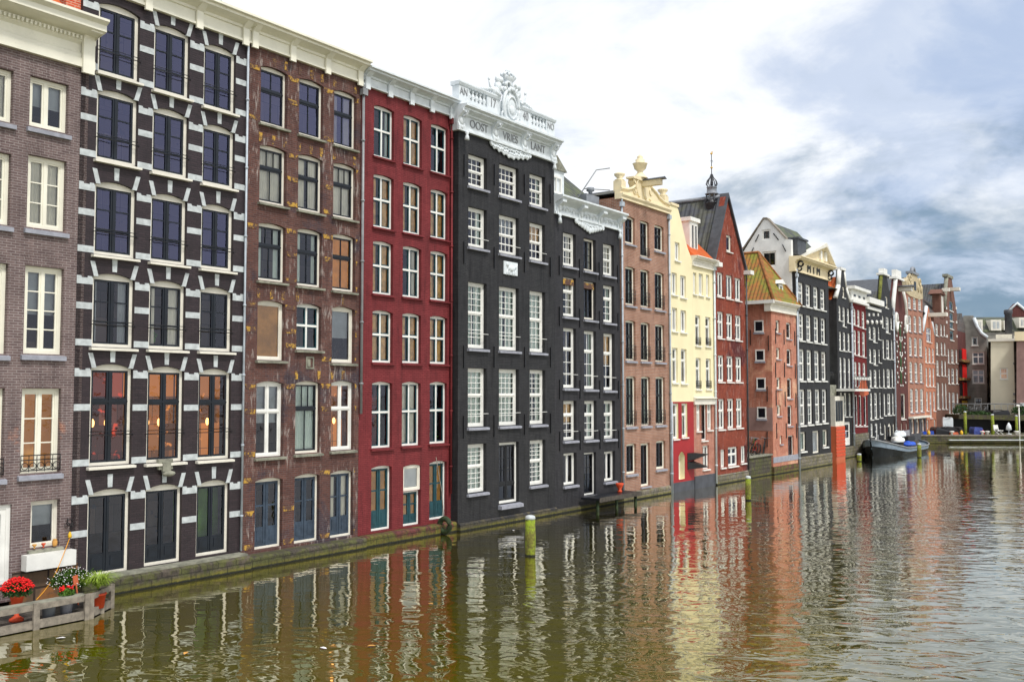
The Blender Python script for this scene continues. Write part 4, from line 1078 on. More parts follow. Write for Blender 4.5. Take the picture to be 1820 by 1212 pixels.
# bell turret on the ridge
c = H.o+H.d*(u1*.43)+H.inn*(.95); z0_ = pk-.35
tw = empty('bell_turret', (c.x, c.y, z0_), 0, 'slender grey open bell turret with gilded vane behind the pointed red gable', 'turret')
S_ = .92; tw.scale = (.50, .50, .40)
m = MB(); m.lathe((0, 0, -.8), [(.85*S_, 0), (.85*S_, .9), (.95*S_, .95), (.95*S_, 1.05)], 8); m.build('base', 'darklead', tw)
m = MB()
for kk in range(8):
    a = math.pi/4*kk+.2; m.tube([(.72*math.cos(a), .72*math.sin(a), .2), (.68*math.cos(a), .68*math.sin(a), 1.5)], .09, 6)
m.build('columns', 'darklead', tw)
m = MB(); m.lathe((0, 0, .35), [(.38, 0), (.30, .15), (.22, .6), (.08, .75)], 10); m.build('bell', 'metal', tw)
m = MB(); m.lathe((0, 0, 1.5), [(.82, 0), (.86, .12), (.70, .2), (.62, .3), (.58, 1.0), (.66, 1.05), (.62, 1.15), (.2, 1.18)], 8); m.build('drum', 'lead', tw)
m = MB()
for kk in range(8):
    a = math.pi/4*kk; pr = [(.50, 2.7), (.68, 3.1), (.55, 3.6), (.22, 4.1), (.08, 4.6)]
    m.tube([(r_*math.cos(a), r_*math.sin(a), z_) for r_, z_ in pr], .06, 5)
m.lathe((0, 0, 2.7), [(.12, 0), (.16, .6), (.1, 1.9)], 8); m.build('open_crown', 'darklead', tw)
m = MB(); m.tube([(0, 0, 4.4), (0, 0, 7.6)], .05, 6); m.tube([(-.2, 0, 6.6), (.2, 0, 6.6)], .03, 5); m.tube([(0, 0, 6.3), (.18, 0, 6.5), (0, 0, 6.9)], .02, 4); m.build('rod', 'darklead', tw)
m = MB(); m.ball((0, 0, 5.6), .16, .16, .16); m.ball((0, 0, 7.75), .16, .06, .16); m.ball((.1, 0, 7.98), .12, .05, .08); m.build('gilded_ball', 'gold', tw)
for kk in range(8):
    a = math.pi/4*kk+.2; m = MB(); m.tube([(.86*math.cos(a), .86*math.sin(a), .1), (.86*math.cos(a), .86*math.sin(a), .9)], .035, 5); m.build('spike', 'darklead', tw)
# ---- house 11: pink brick corner house set beyond an inlet
H = H11 = H_row('pink red brick corner house with mossy hipped roof beyond the little inlet', 1376, 1420, .05, D=7.5)
u0, u1 = 0.0, H.L
for (yl, yb_, y2, y3) in ((569, 591, 573, 602), (618, 638, 620, 649), (671, 691, 672, 708), (720, 739, 720, 757)):
    window(H, H.u(1380, 650), H.u(1387, 650), H.zx(1381, yb_), H.zx(1381, yl), 'one', rec=.1, sill='bluestone')
    window(H, H.u(1398.5, 650), H.u(1407, 650), H.zx(1399, y3), H.zx(1399, y2), 'far_dark', rise=.05, rec=.1, sill='bluestone')
window(H, H.u(1386, 780), H.u(1390.5, 780), H.zx(1387, 789), H.zx(1387, 774), 'one', rec=.1, sill='bluestone')
window(H, H.u(1401, 800), H.u(1411, 800), H.zx(1402, 811), H.zx(1402, 774), 'door_slim', rec=.1, sill=None, nm='door')
zt = H.z(u1, 561)
wall(H, [(u0+.002, -.6), (u1-.002, -.6), (u1-.002, zt), (u0+.002, zt)], 'brick_h11', top_z=zt+.5)
profcorn(H, -.35, u1+.02, zt-.02, zt+.68, .38, 'warmwhite')
zc = zt+.66
# side windows on the flank facing the inlet (flank runs inward from the corner)
def flank_box(m, y0, y1, x0, x1, z0, z1): m.box(x0, x1, y0, y1, z0, z1)
def flank_y(px, py, H=H):      # where the pixel ray meets the flank plane u=0
    r = ray(px, py); n = H.d; k_ = (H.o-Vector((0, 0, CH))).dot(n)/r.dot(n); p = r*k_-Vector((H.o.x, H.o.y, 0)); return p.dot(H.inn), r.z*k_+CH
for (xa, xb, ya_, yb_) in ((1357, 1341, 569, 591), (1359, 1343, 621, 642), (1360.5, 1345, 671, 692), (1362, 1346, 723, 744)):
    y0_, z1_ = flank_y(xa, ya_); y1_, z0_ = flank_y(xb, yb_)
    m = MB(); w_ = .07
    m.box(-.05, .01, y0_, y0_+w_, z0_, z1_); m.box(-.05, .01, y1_-w_, y1_, z0_, z1_); m.box(-.05, .01, y0_+w_, y1_-w_, z0_, z0_+w_*1.3); m.box(-.05, .01, y0_+w_, y1_-w_, z1_-w_*1.3, z1_)
    o = m.build('window', 'white', H.root)
    m = MB(); m.face([(-.01, y0_+w_, z0_), (-.01, y1_-w_, z0_), (-.01, y1_-w_, z1_), (-.01, y0_+w_, z1_)]); m.build('pane', 'navy', o)
    m = MB(); m.box(-.1, .0, y0_-.04, y1_+.04, z0_-.12, z0_-.003); m.build('sill', 'bluestone', o)
yp, zp0 = flank_y(1336, 765); _, zp1 = flank_y(1336, 724)
m = MB(); m.box(-.006, .01, .0, yp+.6, zp0, zp1); m.build('plaster_patch', 'pinkwall', H.root)
for (px, py) in ((1364, 700), (1334, 600), (1366, 610), (1364, 780)):
    y_, z_ = flank_y(px, py); m = MB(); m.box(-.06, 0, y_-.02, y_+.02, z_-.5, z_+.5); m.build('wall_anchor', 'blackpaint', H.root)
for (px, yl) in ((1378, 600), (1393, 602), (1412, 604), (1378, 660), (1394, 660), (1413, 662), (1379, 710), (1395, 712), (1414, 714), (1380, 768), (1397, 768), (1415, 768)):
    x_, z_ = H.uz(px, yl); m = MB(); m.box(x_-.03, x_+.03, -.05, 0, z_-.4, z_+.6); m.build('wall_anchor', 'blackpaint', H.root)
m = MB(); m.box(.0, u1, -.03, 0, H.zx(1380, 822), H.zx(1380, 812)); m.build('stone_band', 'bluestone', H.root)
# hipped roof: ridge runs inward
Dp = 7.5; zr = zc+3.6; e_ = .35
m = MB(); A_ = (-e_, -.3, zc); B_ = (u1+e_, -.3, zc); C_ = (u1+e_, Dp, zc); D_ = (-e_, Dp, zc); P_ = (u1*.5, 1.7, zr); Q_ = (u1*.5, Dp, zr)
m.face([A_, B_, P_]); m.face([B_, C_, Q_, P_]); m.face([C_, D_, Q_]); m.face([A_, P_, Q_, D_]); m.face([A_, D_, C_, B_]); m.build('roof', 'tile_moss_y', H.root)
m = MB(); m.tube([A_, P_], .10, 6); m.tube([P_, Q_], .10, 6); m.tube([B_, P_], .10, 6); m.build('ridge_tiles', 'ridgetile', H.root)
m = MB(); m.box(-.48, -.30, -.35, Dp, zc-.18, zc+.05); m.build('gutter', 'white', H.root)
x_ = H.u(1395, 540); m = MB(); m.box(x_-.35, x_+.35, .3, 1.8, zc+.1, zc+1.35); m.build('dormer', 'lead', H.root)
m = MB(); ringbox(m, x_-.35, x_+.35, zc+.15, zc+1.3, .12, .24, .299); m.prism([(x_-.5, zc+1.35), (x_+.5, zc+1.35), (x_, zc+1.65)], .1, 1.8); m.build('dormer_frame', 'white', H.root)
plinth(H, u0, u1, .50, 'quay_brick', .06)
pipe(H, u1+.06, .1, zc-.3, 'metal', -.1, .06)
# inlet quay with bicycles between houses 10 and 11
c = ground(1332, yw(1332)); qd = (H.o-c); qd.z = 0; L_ = qd.length
q = empty('inlet_wall', (c.x, c.y, 0), H.ang, 'low mossy green wall of the little inlet below the bicycles', 'wall')
m = MB(); m.box(.05, L_-.05, .15, 4.0, -.8, H.zx(1350, 812)-.0); o = m.build('wall_body', 'quay_moss', q)
m = MB(); m.box(.0, L_-.08, .05, 4.0, H.zx(1350, 812), H.zx(1350, 812)+.1); m.build('coping', 'oldstone', q)
ztop = H.zx(1350, 812)+.1
def bicycle(loc, rz, col, label, lean=.1):
    t = empty('bicycle', loc, rz, label, 'bicycle', 'bicycles parked at the water'); t.rotation_euler = (lean, 0, rz)
    for x in (-.52, .52):
        m = MB(); m.ring((x, 0, .34), .33, .025, 'y', 18, tseg=5); 
        for a in range(6): m.tube([(x, 0, .34), (x+.32*math.cos(a*1.05), 0, .34+.32*math.sin(a*1.05))], .006, 3)
        m.build('wheel', 'blackpaint', t)
    m = MB(); m.tube([(-.52, 0, .34), (-.15, 0, .85), (.38, 0, .88), (.0, 0, .32), (-.52, 0, .34)], .02, 5); m.tube([(.52, 0, .34), (.36, 0, .98)], .02, 5); m.tube([(-.02, 0, .32), (-.17, 0, .95)], .02, 5); m.build('frame', col, t)
    m = MB(); m.ball((-.2, 0, .98), .14, .07, .04); m.build('saddle', 'blackpaint', t)
    m = MB(); m.tube([(.2, -.25, 1.02), (.36, -.2, 1.05), (.38, 0, .98), (.36, .2, 1.05), (.2, .25, 1.02)], .016, 5); m.build('handlebar', 'metal', t)
    return t
labs = ['red framed bicycle parked on the inlet wall', 'black bicycle nearest the pink brick corner house', 'green framed bicycle leaning on the inlet wall', 'grey bicycle at the back of the inlet wall']
for kk, (a, b, col) in enumerate(((2.0, .40, 'redpaint'), (3.5, .45, 'blackpaint'), (2.9, .85, 'leafgreen'), (3.6, 1.2, 'metal'))):
    p = c+H.d*a+H.inn*b; bicycle((p.x, p.y, ztop), H.ang+.3*kk, col, labs[kk])
# white bay and shutter hanging in the inlet beside house 10
# ================================================================ houses 12 on
H = H12 = H_row('black house with cream pediment and four tall windows per floor', 1420, 1479, .05, D=12)
u0, u1 = 0.0, H.L
grid(H, [(1420, 1429.5), (1433.5, 1442.5), (1447, 1456), (1459.5, 1468)], 600, [
    ((501, 541), (513, 550), dict(st='far_sash2')), ((557, 604), (565, 610), dict(st='far_sash2')),
    ((620, 676), (625, 676), dict(st='far_sash2')), ((692, 755.5), (692, 751), dict(st='far_sash2')),
    ((768, 802), (764, 794), dict(st='one', back='curtain_green', per=[None, 'skip', 'skip', None])),
], rec=.1, sill='white', sh=.12)
window(H, H.u(1444.5, 785), H.u(1456.5, 785), H.zx(1445, 806), H.zx(1445, 766), 'one', rec=.1, sill=None, nm='door', back='white')
zt = H.z(u1, 499)
wall(H, [(u0+.002, -.6), (u1-.002, -.6), (u1-.002, zt), (u0+.002, zt)], 'brick_h5')
zc = H.z(u1, 474, -.5)
profcorn(H, -.25, u1+.25, zt-.02, zc, .6, 'creamdeep', crown=.35)
for s_, f in (('M', .36), ('I', .50), ('M', .64)): text(s_, .8, (u1*f, -.10, (zt+zc)/2-.12), 'blackpaint', H.root, ext=.03, squeeze=1.25)
for f in (.04, .96):
    m = MB(); m.ring((u1*f, -.30, zc-.50), .18, .07, 'x', 10); m.ring((u1*f, -.20, zt+.2), .16, .06, 'x', 10); m.build('scroll_bracket', 'blackpaint', H.root)
ax, az_ = H.uz(1458, 433)
m = MB(); m.prism([(u1*.12, zc), (u1+.3, zc), (ax, az_-.25)], -.1, .2); m.build('pediment', 'creamdeep', H.root)
m = MB()
for (a, b) in (((u1*.06, zc+.02), (ax, az_)), ((u1+.42, zc+.02), (ax, az_))):
    m.prism([a, b, (b[0], b[1]-.28), (a[0], a[1]-.02)], -.5, .25)
m.build('pediment_moulding', 'warmwhite', H.root)
m = MB()
for dx_ in (-.5, .6): m.box(ax+dx_-.16, ax+dx_+.16, -.25, -.1, zc+.3, zc+.95)
m.build('hoist_block', 'white', H.root)
m = MB(); m.prism([(u1*.10, zc), (u1+.2, zc), (ax, az_-.3)], .2, 9); m.build('roof', 'tile_green_y', H.root)
plinth(H, u0, u1, H.zx(1424, 812), 'quay_stone', .08)
pipe(H, .02, -.2, zt-.4, 'pipegrey', -.1, .07)
# ---- white gabled house standing behind the corner house; its flank looks up the canal
cn = Vector((H12.o.x, H12.o.y, 0))-H12.d*.10
W_ = House('tall dirty white gabled house rising behind the mossy roofed corner house', origin=cn+H12.inn*9.0, ang=H12.ang-math.pi/2, D=6.0)
gl = lambda px, py: W_.uz(px, py)
uR = 9.0; Lb, zLb = gl(1318, 453); pL = gl(1357, 390); pR = gl(1364, 390); sR = gl(1397, 425); eR = gl(1406, 426)
zb_ = gl(1350, 560)[1]
W_.holes = []
for (xa, xb, ya_, yb_, st_n) in ((1354, 1369.5, 409, 427.5, 'small'), (1354.5, 1379.5, 448, 475, 'small')):
    window(W_, gl(xa, ya_)[0], gl(xb, ya_)[0], gl(xa, yb_)[1], gl(xa, ya_)[1], st_n, rec=.06, sill=None)
wall(W_, [(Lb[0] if isinstance(Lb, tuple) else Lb, 4), (eR[0], 4), eR, sR, pR, pL, (Lb, zLb)] if not isinstance(Lb, tuple) else [], 'dirtywhite', top_z=zLb-.5)
m = MB(); m.prism([(Lb, zLb-.1), (pL[0], pL[1]-.1), (pR[0], pR[1]-.1), (sR[0], sR[1]-.1), (sR[0], zLb-.6), (Lb, zLb-.6)], .35, 6); m.build('roof', 'tile_dark', W_.root)
m = MB()
for a, b in (((Lb-.15, zLb), pL), (pL, pR), (pR, sR)): m.prism([a, (b[0], b[1]), (b[0], b[1]+.12), (a[0], a[1]+.12)], -.1, .45)
m.build('gable_edge', 'wood', W_.root)
for (xa, ya_, xb, yb_) in ((1349, 417, 1343, 430), (1340, 440, 1334, 453), (1375, 415, 1384, 427), (1391, 435, 1397, 447)):
    a, b = gl(xa, ya_), gl(xb, yb_); m = MB(); m.tube([(a[0], -.04, a[1]), (b[0], -.04, b[1])], .035, 4); m.build('wall_anchor', 'blackpaint', W_.root)
m = MB(); a = gl(1400, 418); m.box(eR[0]-.9, eR[0]+.3, .45, 2.2, eR[1]-1.0, eR[1]+.1); m.box(eR[0]-1.0, eR[0]+.4, .38, 2.4, eR[1]+.1, eR[1]+.22); m.build('roof_dormer', 'darklead', W_.root)
# ================================================================ second stretch
class P2: pass
A2, B2 = ground(1479, 819), ground(1706, 774.5)
def H2nd(label, x0, x1, shift=.05, D=12, **k):
    t = (B2-A2); a_, b_ = [], None
    o = House.__new__(House)
    def hit(px):
        r = ray(px, 700); r2 = Vector((r.x, r.y)); d = Vector((t.x, t.y)); # A+s t = k r
        den = r2.x*d.y-r2.y*d.x; kk = (A2.x*d.y-A2.y*d.x)/den; return Vector((r2.x*kk, r2.y*kk, 0))
    pa, pb = hit(x0), hit(x1); ang = math.atan2(t.y, t.x)
    inn = Vector((-math.sin(ang), math.cos(ang), 0))
    h = House(label, origin=pa+inn*shift, ang=ang, D=D, **k); h.L = (pb-pa).length; return h
def simple(H, ztop_px, mat, z_low=-.6, **k):
    zt = H.z(H.L/2, ztop_px); wall(H, [(.002, z_low), (H.L-.002, z_low), (H.L-.002, zt), (.002, zt)], mat, **k); return zt
# 13: recessed orange roofed house with terrace
H = H13 = H2nd('set back orange roofed house with white bay windows above an orange boarded base', 1479, 1491, 2.2, D=9)
u1 = H.L
for (ya_, yb_) in ((592, 640),):
    pass
zt = H.zx(1480, 541)
wall(H, [(-.3, -.6), (u1+.6, -.6), (u1+.6, zt), (-.3, zt)], 'brick_h11')
m = MB(); m.box(-.3, u1+.6, -.03, 0, H.zx(1480, 650), H.zx(1480, 585)); m.build('white_wall', 'warmwhite', H.root)
m = MB(); m.box(-.3, u1+.6, -.35, .1, zt-.1, zt+.3); m.build('cornice', 'white', H.root)
m = MB(); m.extr([(-.25, zt+.28), (5.5, zt+4.6), (9, zt+.28)], -.2, u1+.5); m.build('roof', 'tile_orange', H.root)
m = MB(); m.box(.3, 1.0, .9, 1.6, zt+1.1, zt+1.6); m.build('skylight', 'blackpaint', H.root)
zA, zB = H.zx(1480, 756, -1.5), H.zx(1480, 704, -1.5)
m = MB(); m.box(0.0, u1+.6, -2.45, 0, -.5, zA); m.build('boarded_base', 'orangered', H.root)
for k in range(9):
    z_ = .3+k*(zA-.3)/9; m = MB(); m.box(-.02, u1+.62, -2.48, -2.451, z_, z_+.16); m.build('board', 'terracotta', H.root)
m = MB(); m.box(0.05, u1+.7, -2.4, 0, zA, zB); m.build('bay', 'warmwhite', H.root)
for k in range(3):
    x = .15+k*(u1+.2)/3; m = MB(); m.box(x, x+(u1+.2)/3-.18, -2.44, -2.401, zA+.4, zB-.35); m.build('bay_window', 'navy', H.root)
m = MB(); m.box(-.1, u1+.6, -2.0, 0, zB, zB+.28); m.box(-.1, u1+.6, -2.0, -1.9, zB+.28, zB+.9); m.build('terrace', 'oldstone', H.root)
m = MB()
for k in range(7): m.tube([(.0+k*(u1+.4)/6, -1.9, zB+.9), (.0+k*(u1+.4)/6, -1.9, zB+1.9)], .03, 4)
m.tube([(0, -1.9, zB+1.9), (u1+.4, -1.9, zB+1.9)], .035, 4); m.build('railing', 'blackpaint', H.root)
m = MB(); m.box(.2, u1+.2, -1.0, -.1, zB+1.2, zB+3.1); m.build('conservatory', 'curtain_green', H.root)
# 14: black gabled house with white neck
H = H14 = H2nd('black gabled house with a white edged neck gable and orange roof beside it', 1491, 1515)
u1 = H.L
grid(H, [(1491.5, 1496), (1498.5, 1503.5), (1506.5, 1511)], 600, [
    ((543, 569), (548, 573), dict(st='far_sash2', per=[None, dict(dzb=-.4), None])), ((589, 622), (592, 624), dict(st='far_sash2')),
    ((635, 690), (637, 690), dict(st='far_sash2')), ((698, 740), (699, 740), dict(st='far_sash2'))], rec=.08, sill='white')
window(H, H.u(1501, 770), H.u(1512, 770), H.zx(1502, 792), H.zx(1502, 750), 'door_white', rec=.08, sill=None, nm='door')
ze = H.z(u1/2, 533); zp = H.z(u1*.4, 480)
window(H, u1*.42, u1*.60, H.z(u1*.5, 529), H.z(u1*.5, 510), 'one', rec=.06, sill='white')
wall(H, [(.002, -.6), (u1-.002, -.6), (u1-.002, ze), (u1*.72, ze+(zp-ze)*.45), (u1*.60, zp), (u1*.32, zp), (u1*.24, ze+(zp-ze)*.45), (.002, ze)], 'brick_h5', top_z=ze-.1)
m = MB()
for a, b in (((0, ze), (u1*.24, ze+(zp-ze)*.45)), ((u1*.24, ze+(zp-ze)*.45), (u1*.32, zp)), ((u1, ze), (u1*.72, ze+(zp-ze)*.45)), ((u1*.72, ze+(zp-ze)*.45), (u1*.60, zp))):
    m.tube([(a[0], .1, a[1]), (b[0], .1, b[1])], .19, 6)
m.box(u1*.28, u1*.64, -.1, .5, zp, zp+.2); m.build('gable_edge', 'white', H.root)
m = MB(); m.prism([(0, ze-.1), (u1, ze-.1), (u1*.46, zp-.5)], .35, 10); m.build('roof', 'tile_orange_y', H.root)
plinth(H, 0, u1, .9, 'quay_stone', .1)
pipe(H, u1, .9, ze-.6, 'pipegrey', -.12, .09)
# balcony hoist with red banner
c = H.o+H.d*(u1*1.02)
z1_ = H.zx(1517, 675, -.8); z0_ = H.zx(1517, 700, -.8)
bn = empty('hanging_banner', (c.x, c.y, 0), H.ang, 'orange red banner hanging from a white beam between the black and dark red houses', 'banner')
m = MB(); n_ = 8
for i_ in range(n_):
    for j_ in range(4):
        f = lambda a, b: (-.9+2.3*a/n_, -.9+.12*math.sin(a*1.4+b), z0_+(z1_-z0_)*b/4+.25*math.sin(a*math.pi/n_)*(-1 if b == 0 else 0))
        m.face([f(i_, j_), f(i_+1, j_), f(i_+1, j_+1), f(i_, j_+1)], True)
m.build('cloth', 'orangered', bn)
m = MB(); m.box(-2.8, 2.2, -1.0, -.86, z1_+.02, z1_+.3); m.build('beam', 'white', bn)
bb = empty('balcony', (H.o.x, H.o.y, 0), H.ang, 'black balcony with white joists across the white gabled black house', 'balcony')
m = MB(); zz_ = H.zx(1500, 695, -.9); m.box(-.6, u1, -1.5, -.02, zz_, zz_+.18); m.build('floor', 'white', bb)
m = MB(); 
for k in range(10): m.tube([(-.5+k*(u1+.4)/9, -1.45, zz_+.18), (-.5+k*(u1+.4)/9, -1.45, zz_+1.15)], .025, 4)
m.tube([(-.5, -1.45, zz_+1.15), (u1-.1, -1.45, zz_+1.15)], .03, 4); m.build('railing', 'blackpaint', bb)
# 15: dark red with white attic
H = H15 = H2nd('dark red painted house with a white attic storey above its eaves', 1515, 1542.5)
u1 = H.L
grid(H, [(1517.5, 1522.5), (1524.5, 1529.5), (1532.5, 1538)], 600, [
    ((548, 577), (553, 583), dict(st='far_sash2')), ((586, 630), (589.5, 634), dict(st='far_sash2')), ((643, 687), (645, 689), dict(st='far_sash2')),
    ((702, 757), (703, 757), dict(st='far_dark'))], rec=.08, sill='white')
zt = simple(H, 541, 'brick_h15')
m = MB(); za_ = H.z(u1/2, 518); m.box(-.1, u1+.1, -.3, .5, zt, zt+.2); m.box(.05, u1-.05, -.12, 3, zt+.2, za_); m.extr([(.5, za_), (-.45, za_), (-.45, za_+.25), (3, za_+.3), (3, za_)], -.2, u1+.2); m.build('attic_storey', 'white', H.root)
for f in (.2, .5, .8):
    m = MB(); m.box(u1*f-.3, u1*f+.3, -.15, -.12, zt+.55, za_-.4); m.build('attic_window', 'navy', H.root)
m = MB(); m.box(-.03, u1+.03, -.08, .0, -.5, H.zx(1520, 771)); m.build('stone_base', 'quay_stone', H.root)
# 16 and 17 share a long mossy roof
H = H16 = H2nd('black house with two white cornice bands and white console stones', 1542.5, 1567.5)
u1 = H.L
grid(H, [(1544.5, 1549), (1552, 1557.5), (1561, 1565)], 600, [
    ((580.5, 602), (581, 603), dict(st='far_sash2', per=[None, dict(dzb=-.25), None])), ((620, 644), (621, 644), dict(st='far_sash2', per=[None, dict(dzb=-.2), None])), ((657, 688), (657, 688), dict(st='far_sash2')),
    ((698.5, 745.5), (698, 742), dict(st='far_sash2')), ((753, 776), (752, 771), dict(st='far_sash2', per=[None, dict(st='door_white', dzb=-.8, sill=None), None]))], rec=.08, sill='white')
zt = simple(H, 537, 'brick_h5')
for (ya_, yb_) in ((550, 545),):
    m = MB(); m.box(-.05, u1+.05, -.15, .0, H.z(u1/2, 552), H.z(u1/2, 547)); m.build('cornice_band', 'white', H.root)
m = MB(); m.box(-.1, u1+.1, -.4, .4, zt-.25, zt+.25); m.build('cornice', 'white', H.root)
for f in (.02, .34, .67, .98):
    m = MB(); m.ball((u1*f, -.1, H.z(u1*f, 573)), .17, .14, .20, 8, 6); m.build('console_stone', 'white', H.root)
for f in (.18, .5, .83):
    m = MB(); m.box(u1*f-.14, u1*f+.14, -.1, 0, H.z(u1*f, 562), H.z(u1*f, 557)); m.build('white_stone', 'white', H.root)
zr = H.z(u1/2, 500, 5)
m = MB(); m.extr([(.0, zt+.2), (5.0, zr), (10, zt+.2)], -9.5, u1+7.5); m.build('roof', 'tile_dark', H.root)
H = H17 = H2nd('black narrow house with a tall spout gable and white cap', 1568, 1590)
u1 = H.L
grid(H, [(1568.5, 1572), (1575, 1581), (1583.5, 1587)], 600, [
    ((561, 582), (565, 585), dict(st='far_sash2', per=[None, dict(dzb=-.4), None])), ((603, 637), (604, 638), dict(st='far_sash2')), ((655.6, 688.6), (656, 688), dict(st='far_sash2')),
    ((700, 738), (699, 737), dict(st='far_sash2')), ((757, 781), (756, 778), dict(st='one', rise=.3, sill=None))], rec=.08, sill='white')
ze = H.z(u1/2, 547); zp = H.z(u1*.3, 489)
window(H, u1*.42, u1*.64, H.z(u1*.5, 547), H.z(u1*.5, 527), 'one', rec=.06, sill='white')
wall(H, [(.002, -.6), (u1-.002, -.6), (u1-.002, ze), (u1*.60, zp), (u1*.25, zp), (.002, ze)], 'brick_h5', top_z=ze-.1)
m = MB(); m.tube([(0, .1, ze), (u1*.25, .1, zp)], .15, 6); m.build('mossy_edge', 'mossedge', H.root)
m = MB(); m.box(u1*.2, u1*.66, -.2, .5, zp, zp+.18); m.ring((u1*.43, .1, zp+.18), .42, .12, 'y', 10, a0=0, a1=math.pi); m.box(u1*.3, u1*.56, -.1, .4, zp+.18, zp+.65); m.build('gable_cap', 'white', H.root)
plinth(H, 0, u1, .9, 'quay_stone', .1)
pipe(H, u1, .9, ze-.4, 'pipegrey', -.12, .08)
# 18: dark brick warehouse with shutters and white dots
H = H18 = H2nd('dark brown brick warehouse with white studded shutters and ornate white neck gable', 1590, 1615)
u1 = H.L
ze = H.z(u1/2, 556); zp = H.z(u1*.4, 497)
window(H, u1*.46, u1*.78, H.z(u1*.5, 745), H.z(u1*.5, 700), 'one', rec=.08, sill='white')
for f in (.15, .5, .85): window(H, u1*f-.3, u1*f+.3, H.z(u1*f, 773 if f == .5 else 763), H.z(u1*f, 749), 'one', rise=.25, rec=.1, sill=None)
wall(H, [(.002, -.6), (u1-.002, -.6), (u1-.002, ze), (u1*.70, zp), (u1*.25, zp), (.002, ze)], 'brick_h18', top_z=ze-.1)
m = MB()
for k in range(4):
    z_ = H.z(u1*.5, 588+k*27); m.prism([(u1*.5-.42, z_), (u1*.5, z_-.75), (u1*.5+.42, z_), (u1*.5, z_+.75)], -.05, 0); m.box(u1*.5-.3, u1*.5+.3, -.03, 0, z_-.7, z_+.7)
m.build('loft_doors', 'darkleaf', H.root)
m = MB()
for k in range(4):
    z_ = H.z(u1*.5, 588+k*27)
    for (a, b) in ((-.45, .8), (.45, .8), (0, .45), (-1.7, .3), (1.7, .3), (-1.7, -.6), (1.7, -.6), (-1.3, -.1), (1.3, -.1), (-.45, -.9), (.45, -.9)):
        m.ball((u1*.5+a, -.07, z_+b), .12, .06, .12, 6, 4)
m.build('white_studs', 'white', H.root)
for k in range(4):
    z_ = H.z(u1*.5, 588+k*27)
    for a in (-1.5, 1.5): m = MB(); m.box(u1*.5+a-.22, u1*.5+a+.22, -.04, 0, z_-.6, z_+.4); m.build('shutter', 'darkwood', H.root)
m = MB(); m.tube([(.05, .0, ze-.5), (u1*.10, .0, ze+1.2), (u1*.23, .0, zp-.5), (u1*.26, 0, zp)], .20, 6); m.tube([(u1-.02, .0, ze-.5), (u1*.90, .0, ze+1.2), (u1*.74, .0, zp-1.0)], .22, 6)
m.box(u1*.2, u1*.75, -.2, .5, zp, zp+.22); m.ring((u1*.47, .1, zp+.22), .60, .14, 'y', 10, a0=0, a1=math.pi); m.box(u1*.3, u1*.64, -.05, .4, zp+.2, zp+.95); m.build('gable_trim', 'white', H.root)
for f in (.18, .86):
    m = MB(); m.ring((u1*f, -.12, ze-1.0), .45, .14, 'y', 12, sz=1.8); m.ball((u1*f, -.1, ze-1.0), .25, .06, .5, 8, 6); m.build('oval_ornament', 'white', H.root)
m = MB(); m.box(u1*.44, u1*.56, -1.2, 0, ze+2.1, ze+2.5); m.build('hoist_beam', 'warmwhite', H.root)
m = MB(); m.prism([(u1*.38, ze+2.52), (u1*.62, ze+2.52), (u1*.5, ze+2.7)], -1.4, 0); m.build('hoist_hood', 'darklead', H.root)
m = MB(); m.prism([(0, ze-.1), (u1, ze-.1), (u1*.48, zp-1)], .35, 10); m.build('roof', 'tile_dark_y', H.root)
m = MB(); m.box(.0, u1, -.06, 0, .5, H.zx(1600, 766)); m.build('stone_base', 'bluestone', H.root)
# 19: pink brick bell gable
H = H19 = H2nd('pinkish brick house with a sandy bell gable and three grey arches at street level', 1615, 1644)
u1 = H.L
grid(H, [(1615.5, 1621), (1624.5, 1630), (1633.5, 1639)], 600, [
    ((528, 548), (531, 551), dict(st='far_sash')), ((561, 589), (563, 591), dict(st='far_sash')), ((600, 632), (602, 633), dict(st='far_sash')),
    ((644, 679), (646, 680), dict(st='far_sash')), ((692, 733.6), (692, 732), dict(st='far_sash')), ((748, 771), (748, 769), dict(st='one', rise=.3, sill=None))], rec=.08, sill='bluestone', rise=.1)
ze = H.z(u1/2, 521); zp = H.z(u1/2, 497)
wall(H, [(.002, -.2), (u1-.002, -.2), (u1-.002, ze), (.002, ze)], 'brick_h19')
m = MB(); m.prism([(0, ze-.3), (u1*.2, ze-.5), (u1*.8, ze-.5), (u1, ze-.3), (u1, ze+.9), (u1*.9, ze+1.3), (u1*.78, zp), (u1*.62, zp+.6), (u1*.38, zp+.6), (u1*.22, zp), (u1*.1, ze+1.3), (0, ze+.9)], -.06, .35); 
for f in (.12, .3, .7, .88): m.ball((u1*f, -.1, ze+.6), .3, .15, .4, 8, 6)
for f in (.2, .8): m.ring((u1*f, -.05, zp-.1), .35, .14, 'y', 12)
m.build('bell_gable', 'sandstone', H.root)
m = MB(); m.box(u1*.45, u1*.57, -.1, -.061, ze+.3, ze+1.2); m.build('gable_window', 'navy', H.root)
m = MB(); m.ring((u1*.5, .1, zp+.55), .65, .2, 'y', 12, a0=0, a1=math.pi); m.box(u1*.3, u1*.7, -.2, .5, zp+.5, zp+.75); m.build('gable_crown', 'lead', H.root)
m = MB(); m.prism([(0, ze), (u1, ze), (u1*.5, zp+.3)], .35, 11); m.build('roof', 'darklead', H.root)
m = MB(); slab(m, [(0.0, -.1), (u1, -.1), (u1, H.zx(1616, 744)), (0.0, H.zx(1616, 744))], [arch_pts(*h) for h in H.holes[-3:]], .06, -.07); m.build('grey_arcade', 'greypaint', H.root)
m = MB(); m.box(-.1, u1+1, -.5, 0, H.zx(1616, 744), H.zx(1616, 744)+.2); m.build('ledge', 'warmwhite', H.root)
